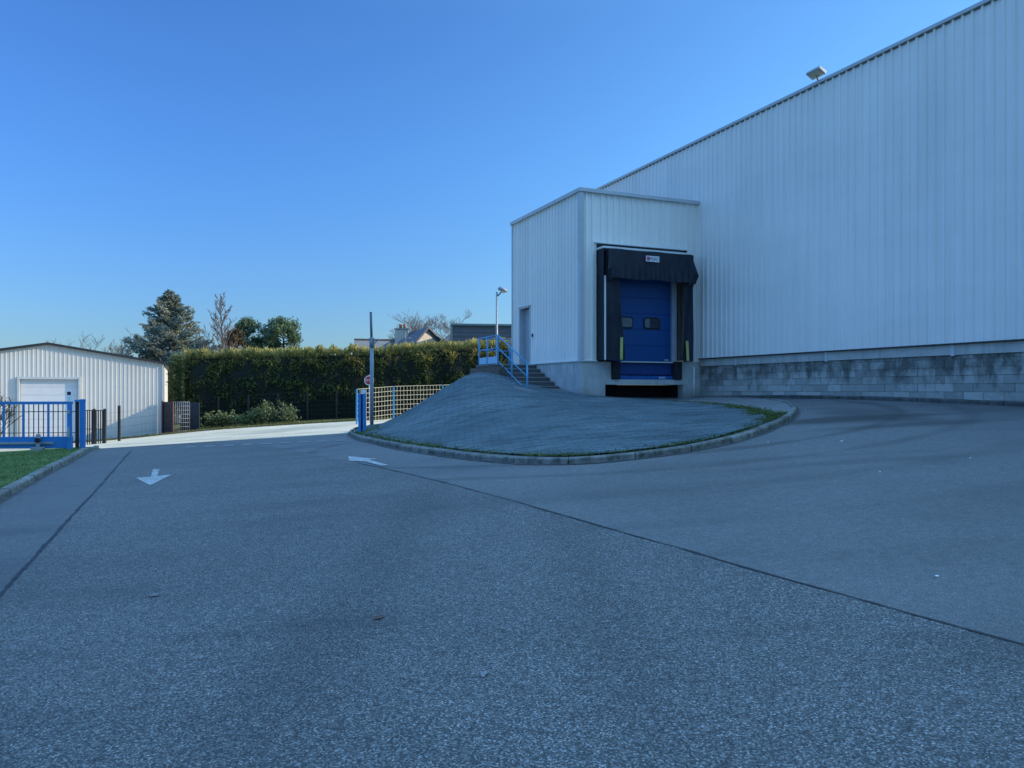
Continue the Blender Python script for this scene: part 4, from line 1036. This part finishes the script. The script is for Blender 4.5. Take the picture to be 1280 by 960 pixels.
def lobed(px, ytop, Y, rad_px, label, mat, n, seed, name='pine_tree', tall=1.4):
    rnd = random.Random(seed); x = (px - CX) / F * Y; zb = g1(x, Y); top = gzp(ytop, Y); Rr = rad_px / F * Y
    t = thing(name, (x, Y, zb), label, 'tree'); cz = top - Rr * tall
    m = MB(); m.tube([(x, Y, zb - .2), (x + .1, Y, (zb + cz) / 2), (x, Y, top - .4)], [.2, .15, .03], 7); m.build('trunk', M['bark'], t)
    P = []; lm_ = MB()
    for k in range(44):
        a = rnd.uniform(0, 6.283); v = rnd.uniform(-.9, 1); rr = math.sqrt(max(0, 1 - v * v)) * rnd.uniform(.4, 1.08)
        c = Vector((x + math.cos(a) * rr * Rr, Y + math.sin(a) * rr * Rr, cz + v * Rr * tall * .88)); lm_.tube([(x, Y, c.z - .5), tuple(c)], [.05, .015], 4); s = Rr * rnd.uniform(.16, .38)
        for _ in range(n // 44):
            d = Vector((rnd.gauss(0, 1), rnd.gauss(0, 1), rnd.gauss(0, .8))); d = d.normalized() * s * rnd.uniform(.3, 1.1); P.append(tuple(c + d))
    lm_.build('limbs', M['bark'], t)
    V, Fs = leaf_quads(np.array(P), .26, 3, np.tile(np.array([[0, 0, .5]]), (len(P), 1)), .8); leaf_obj('crown', V, Fs, mat, t)
conifer(213, 362, 58, 92, 'broad blue grey conifer towering behind the shed', M['cedar'], 36000, 5, shape=.8, droop=.12, size=.3)
lobed(309, 399, 60, 22, 'dark green pine above the hedge beside the bare tree', M['pine'], 8000, 11)
lobed(354, 396, 60, 31, 'rounded dark green pine above the hedge, rightmost of the evergreens', M['pine'], 12000, 12)
lobed(331, 411, 62, 20, 'small dark green bush in the gap between two pines', M['pine'], 3000, 14)
lobed(293, 411, 57, 13, 'small brownish tree between the bare tree and the pine', M['brownleaf'], 1500, 13, 'brown_tree')
def bare(px, ytop, Y, label, seed, spread, r0=.12, levels=5, **k):
    x = (px - CX) / F * Y; zb = g1(x, Y); return twig_tree('bare_tree', (x, Y, zb), gzp(ytop, Y) - zb, spread, seed, label, M['palebark'], levels=levels, r0=r0, **k)
def leader_tree(px, ytop, Y, label, seed, rmax):
    rnd = random.Random(seed); x = (px - CX) / F * Y; zb = g1(x, Y); H_ = gzp(ytop, Y) - zb
    t = thing('bare_tree', (x, Y, zb), label, 'tree'); m = MB(); path = [Vector((x + rnd.gauss(0, .06), Y, zb - .1 + H_ * k / 8)) for k in range(9)]
    m.tube(path, [.13 * (1 - k / 8.6) + .015 for k in range(9)], 6); m.build('trunk', M['palebark'], t); b = MB()
    def twig(p, d, L, lv):
        pts = [p]; q = p; dd = d
        for _ in range(3): dd = (dd + Vector((rnd.gauss(0, .15), rnd.gauss(0, .15), .16))).normalized(); q = q + dd * L / 3; pts.append(q)
        b.tube(pts, [[.035, .028, .022, .018], [.022, .018, .016, .014], [.015, .013, .012, .01]][lv], 3, False)
        if lv < 2:
            for _ in range(5 - lv):
                i = rnd.randint(1, 3); a = rnd.uniform(0, 6.28); twig(pts[i], (dd * .8 + Vector((math.cos(a), math.sin(a), .3)) * .6).normalized(), L * rnd.uniform(.35, .6), lv + 1)
    for k in range(46):
        f = .3 + .69 * (k / 46); p = Vector((x, Y, zb + H_ * f)); a = k * 2.4; twig(p, Vector((math.cos(a), math.sin(a), .75)).normalized(), rmax * (1.12 - f) / .82 * rnd.uniform(.6, 1.1) + .15, 0)
    b.build('crown', M['palebark'], t)
leader_tree(277, 372, 56, 'tall slender leafless tree between the blue conifer and the pines', 21, 1.9)
bare(88, 412, 62, 'small leafless tree behind the ridge of the shed roof', 22, .7, .2, 5)
bare(140, 410, 60, 'leafless tree behind the shed roof beside the blue conifer', 23, .75, .2, 5)
bare(515, 386, 66, 'wide leafless tree spreading behind the house chimney', 24, .95, .16, 6)

# ------------------------------------------------------------------ houses and grey block behind the hedge
def hp(px, py, Y): return Vector(pt(px, py, Y))
ho = thing('house', hp(515, 460, 60), 'house with steep slate roof, cream gable and chimney behind the hedge', 'house')
gA, gB = hp(535, 410, 58), hp(499, 421, 69); gE1, gE2 = hp(508, 441, 56.5), hp(462, 443, 69); gF, gF2 = hp(556, 432, 60), hp(520, 436, 72)
m = MB(); m.add([gE1 - UP * 3, gF - UP * 3, gF, gA, gE1], [(0, 1, 2, 3, 4)]); m.add([gE1 - UP * 3, gE1, gE2, gE2 - UP * 3], [(0, 1, 2, 3)]); m.add([gF - UP * 3, gF, gF2, gF2 - UP * 3], [(3, 2, 1, 0)]); m.build('wall', M['render'], ho)
fo = (gA - gB).normalized() * .35; m = MB()
for P in ([gE1 + fo, gA + fo, gB, gE2], [gA + fo, gF + fo, gF2, gB]):
    P = [k + UP * .1 for k in P]; m.add(P + [k - UP * .16 for k in P], [(0, 1, 2, 3), (7, 6, 5, 4), (0, 4, 5, 1), (1, 5, 6, 2), (2, 6, 7, 3), (3, 7, 4, 0)])
roof = m.build('roof', M['slate'], ho, fix=True)
cc = hp(502.5, 417, 64)
m = MB(); m.box(cc.x - .55, cc.x + .55, cc.y - .3, cc.y + .3, cc.z - 1.2, cc.z + .35); ch = m.build('chimney', M['render'], roof)
m = MB(); m.box(cc.x - .62, cc.x + .62, cc.y - .36, cc.y + .36, cc.z + .352, cc.z + .42); m.build('chimney_cap', M['greyrender'], ho)
for s in (-.12, .22):
    m = MB(); m.tube([(cc.x + s, cc.y, cc.z + .42), (cc.x + s, cc.y, cc.z + .8)], .13, 8); m.build('chimney_pot', M['brick'], ho)
an = hp(507, 435, 56); m = MB(); m.tube([an, an + UP * 1.15], .02, 5); m.tube([an + UP * .72 - Vector((.45, 0, 0)), an + UP * .72 + Vector((.45, 0, 0))], .016, 4)
for k in range(6): q = an + UP * .72 + Vector((-.4 + k * .16, 0, 0)); m.tube([q - UP * .0 - Vector((0, .2, 0)), q + Vector((0, .2, 0))], .01, 4)
m.build('aerial', M['galv'], ho)
P = [hp(478, 447, 56), hp(540, 430, 60), hp(540, 426, 62), hp(490, 436, 62)]
h2 = thing('house', hp(475, 460, 70), 'house with long pale tiled roof seen left of the slate gable', 'house')
r0_, r1_ = hp(443, 425, 72), hp(503, 426, 72); l0, l1 = hp(439, 445, 66), hp(508, 445, 66)
m = MB(); P = [l0, l1, r1_, r0_]; m.add(P + [k - UP * .15 for k in P], [(0, 1, 2, 3), (7, 6, 5, 4), (0, 4, 5, 1), (1, 5, 6, 2), (2, 6, 7, 3), (3, 7, 4, 0)]); m.build('roof', M['roofbrown'], h2, fix=True)
m = MB(); bb = r0_ + Vector((0, 6, -1.6)); m.add([l0 - UP * 4, l0, r0_ - UP * .16, bb, bb - UP * 4], [(0, 1, 2, 3, 4)]); m.add([l0 - UP * 4, l1 - UP * 4, l1 - UP * .16, l0 - UP * .16], [(0, 1, 2, 3)]); m.build('wall', M['greyrender'], h2)
m = MB(); m.bar(r0_ + UP * .06, r1_ + UP * .06, .25, .14); m.build('ridge', M['brick'], h2)
h3 = thing('house', hp(560, 450, 75), 'distant house with dark roof wedged beside the grey clad block', 'house')
m = MB(); P = [hp(549, 428, 72), hp(575, 428, 72), hp(575, 414, 78), hp(563, 417, 78)]; m.add(P + [k - UP * .15 for k in P], [(0, 1, 2, 3), (7, 6, 5, 4), (0, 4, 5, 1), (1, 5, 6, 2), (2, 6, 7, 3), (3, 7, 4, 0)]); m.build('roof', M['slate'], h3, fix=True)
m = MB(); m.add([hp(550, 428.5, 72), hp(575, 428.5, 72), hp(575, 470, 72), hp(550, 470, 72)], [(3, 2, 1, 0)]); m.build('wall', M['greyrender'], h3)
gb_ = thing('commercial_block', hp(600, 470, 56), 'flat roofed block with dark grey horizontal cladding beyond the hedge', 'building')
a = hp(565, 404.5, 56); b = hp(670, 404.5, 56.9); zt = a.z; zbot = 0.
m = MB(); n = 20; hh = (zt - .15 - zbot) / n
for k in range(n):
    z0 = zbot + k * hh; fr_ = Vector((a.x, a.y, 0)); to = Vector((b.x, b.y, 0)); nn_ = Vector((0, -1, 0))
    m.add([fr_ + UP * z0, to + UP * z0, to + UP * (z0 + hh * .85) + nn_ * .05, fr_ + UP * (z0 + hh * .85) + nn_ * .05, fr_ + UP * (z0 + hh), to + UP * (z0 + hh)], [(0, 1, 2, 3), (3, 2, 5, 4)])
m.build('cladding', M['greyclad'], gb_)
m = MB(); P = [Vector((a.x, a.y, zbot)), Vector((b.x, b.y, zbot)), Vector((b.x + .5, b.y + 14, zbot)), Vector((a.x + .5, a.y + 14, zbot))]; P = [p + Vector((.03, .04, 0)) for p in P]
m.hexa(P + [Vector((p.x, p.y, zt - .14)) for p in P]); m.build('body', M['greyclad'], gb_)
m = MB(); m.bar(Vector((a.x - .1, a.y - .08, zt - .07)), Vector((b.x, b.y - .08, zt - .07)), .2, .14); m.bar(Vector((a.x - .02, a.y - .06, zbot)), Vector((a.x - .02, a.y - .06, zt - .142)), .12, .12); m.build('edge_trim', paint('grey green trim', (.2, .24, .23), .5), gb_)
# small orange house corner glimpsed right of the shed
oh = thing('small_house', hp(218, 500, 66), 'small orange and brick house glimpsed between shed and hedge', 'house')
a = hp(205, 490, 64); b = hp(223, 490, 64); m = MB(); m.box(a.x, b.x, 64, 68, -1.5, a.z - .6); m.build('wall', M['orange'], oh)
m = MB(); a0 = hp(205, 489, 63.8); b0 = hp(223, 489, 63.8); P = [a0 - UP * .8, b0 - UP * .8, hp(222, 487.5, 66), hp(208, 487.5, 66)]; m.add(P + [k - UP * .12 for k in P], [(0, 1, 2, 3), (7, 6, 5, 4), (0, 4, 5, 1), (1, 5, 6, 2), (2, 6, 7, 3), (3, 7, 4, 0)]); m.build('roof', M['roofbrown'], oh, fix=True)
m = MB(); c = hp(223.5, 490, 63); m.box(c.x - .12, c.x + .12, 62.9, 63.2, -1.5, hp(223, 487, 63).z); m.build('gable_edge', M['white'], oh)

# ------------------------------------------------------------------ stop sign and street lamp
sx, sy = pt(461.3, 0, 41)[0], 41.0; sz = g1(sx, sy); cz = gzp(475.5, sy)
ss = thing('stop_sign', (sx, sy, sz), 'red octagonal stop sign with white rim beyond the street, behind the lamp post', 'road sign')
m = MB(); m.tube([(sx, sy + .04, sz - .1), (sx, sy + .04, cz + .3)], .03, 8); m.build('post', M['galv'], ss)
def octo(r, y, th): return [Vector((sx + r * math.cos(R(22.5 + 45 * k)), y, cz + r * math.sin(R(22.5 + 45 * k)))) for k in range(8)]
m = MB(); m.prism(octo(.27, sy, 0), (0, .02, 0)); pl = m.build('plate', M['plate'], ss, fix=True)
m = MB(); m.prism(octo(.235, sy - .004, 0), (0, .003, 0)); m.build('red_field', M['red'], pl, fix=True)
text_obj('lettering', 'STOP', .17, M['plate'], pl, (sx, sy - .004, cz), (1, 0, 0), UP, .002)
lx, ly = pt(621, 0, 38)[0], 38.0; lz0 = g1(lx, ly)
sl_ = thing('street_lamp', (lx, ly, lz0), 'slender grey street lamp with domed head behind the stair landing', 'street lamp')
m = MB(); m.tube([(lx, ly, lz0 - .1), (lx, ly, gzp(365, ly))], [.075, .045], 10); m.build('pole', M['galv'], sl_)
m = MB(); m.tube([(lx, ly, gzp(371, ly)), (lx + .12, ly, gzp(368, ly)), (lx + .25, ly, gzp(364, ly))], .03, 8); m.build('arm', M['darkmetal'], sl_)
bm = bmesh.new(); bmesh.ops.create_uvsphere(bm, u_segments=16, v_segments=10, radius=1)
hc = Vector((lx + .3, ly, gzp(363.5, ly)))
m = MB(); bm.verts.index_update()
for v in bm.verts:
    z = v.co.z if v.co.z > 0 else v.co.z * .15
    v.co = Vector((v.co.x * .26, v.co.y * .22, z * .2))
    v.co = hc + Vector((v.co.x * .95 - v.co.z * .2, v.co.y, v.co.z + v.co.x * -.22))
m.add([v.co for v in bm.verts], [tuple(v.index for v in f.verts) for f in bm.faces], True); bm.free(); m.build('lamp_head', M['greysteel'], sl_)
bm = bmesh.new(); bmesh.ops.create_uvsphere(bm, u_segments=12, v_segments=6, radius=.15); bm.verts.index_update(); m = MB()
m.add([Vector((v.co.x, v.co.y, v.co.z * .5)) + hc + Vector((.02, 0, -.04)) for v in bm.verts], [tuple(v.index for v in f.verts) for f in bm.faces], True); bm.free(); m.build('lamp_bowl', M['glass'], sl_)

# ------------------------------------------------------------------ camera, light, sky
cam = bpy.data.cameras.new('camera'); co = bpy.data.objects.new('camera', cam); C.objects.link(co)
co.location = (0, 0, EYE); co.rotation_euler = (R(90), 0, 0)
cam.sensor_width = 36; cam.lens = 36 * F / W; cam.shift_y = (CY - H / 2) / W; cam.clip_end = 6000; cam.clip_start = .05
bpy.context.scene.camera = co
EL = 22.5; AZ = math.degrees(math.atan2(sdir.y, sdir.x))     # azimuth: degrees from +X towards +Y
sun = bpy.data.lights.new('sun', 'SUN'); so = bpy.data.objects.new('sun', sun); C.objects.link(so)
sd_ = Vector((math.cos(R(AZ)) * math.cos(R(EL)), math.sin(R(AZ)) * math.cos(R(EL)), math.sin(R(EL))))
so.rotation_euler = (-sd_).to_track_quat('-Z', 'Y').to_euler(); so.location = (30, 0, 30)
sun.energy = 5; sun.angle = R(.53); sun.color = (1, .84, .58)
w = bpy.data.worlds.new('World'); bpy.context.scene.world = w; w.use_nodes = True; nt = w.node_tree
sky = nt.nodes.new('ShaderNodeTexSky'); sky.sky_type = 'NISHITA'; sky.sun_disc = False
sky.sun_elevation = R(EL); sky.sun_rotation = R(90 - AZ); sky.air_density = 1.2; sky.dust_density = .45; sky.ozone_density = 2.5; sky.altitude = 50
bg = nt.nodes['Background']; 
tc = nt.nodes.new('ShaderNodeTexCoord'); sep = nt.nodes.new('ShaderNodeSeparateXYZ'); nt.links.new(tc.outputs['Generated'], sep.inputs[0])
prev = None
for lo, hi, ca, cb in ((0, .32, (.46, .76, 1.3), (.47, .92, 1.66)), (.43, .85, None, (4.1, 5.65, 6.7))):  # second entry: extra brightness added to the sky overhead to lift the shade
    mr = nt.nodes.new('ShaderNodeMapRange'); mr.interpolation_type = 'SMOOTHSTEP'; nt.links.new(sep.outputs[2], mr.inputs[0]); mr.inputs[1].default_value = lo; mr.inputs[2].default_value = hi
    zc = nt.nodes.new('ShaderNodeMix'); zc.data_type = 'RGBA'; nt.links.new(mr.outputs[0], zc.inputs[0]); zc.inputs[7].default_value = (*cb, 1)
    if prev is None: zc.inputs[6].default_value = (*ca, 1)
    else: nt.links.new(prev, zc.inputs[6])
    prev = zc.outputs[2]
mu = nt.nodes.new('ShaderNodeMix'); mu.data_type = 'RGBA'; mu.blend_type = 'MULTIPLY'; mu.inputs[0].default_value = 1
mr = nt.nodes.new('ShaderNodeMapRange'); mr.interpolation_type = 'SMOOTHSTEP'; nt.links.new(sep.outputs[0], mr.inputs[0]); mr.inputs[1].default_value = -.45; mr.inputs[2].default_value = .55
sw = nt.nodes.new('ShaderNodeMix'); sw.data_type = 'RGBA'; nt.links.new(mr.outputs[0], sw.inputs[0]); sw.inputs[6].default_value = (1, 1, 1, 1); sw.inputs[7].default_value = (1.6, 1.42, 1.1, 1)   # paler towards the sun
s2 = nt.nodes.new('ShaderNodeMix'); s2.data_type = 'RGBA'; s2.blend_type = 'MULTIPLY'; s2.inputs[0].default_value = 1
nt.links.new(prev, s2.inputs[6]); nt.links.new(sw.outputs[2], s2.inputs[7]); prev = s2.outputs[2]
nt.links.new(sky.outputs[0], mu.inputs[6]); nt.links.new(prev, mu.inputs[7]); nt.links.new(mu.outputs[2], bg.inputs[0]); bg.inputs[1].default_value = .13
sc = bpy.context.scene; sc.view_settings.view_transform = 'Standard'; sc.view_settings.look = 'None'; sc.view_settings.exposure = 0
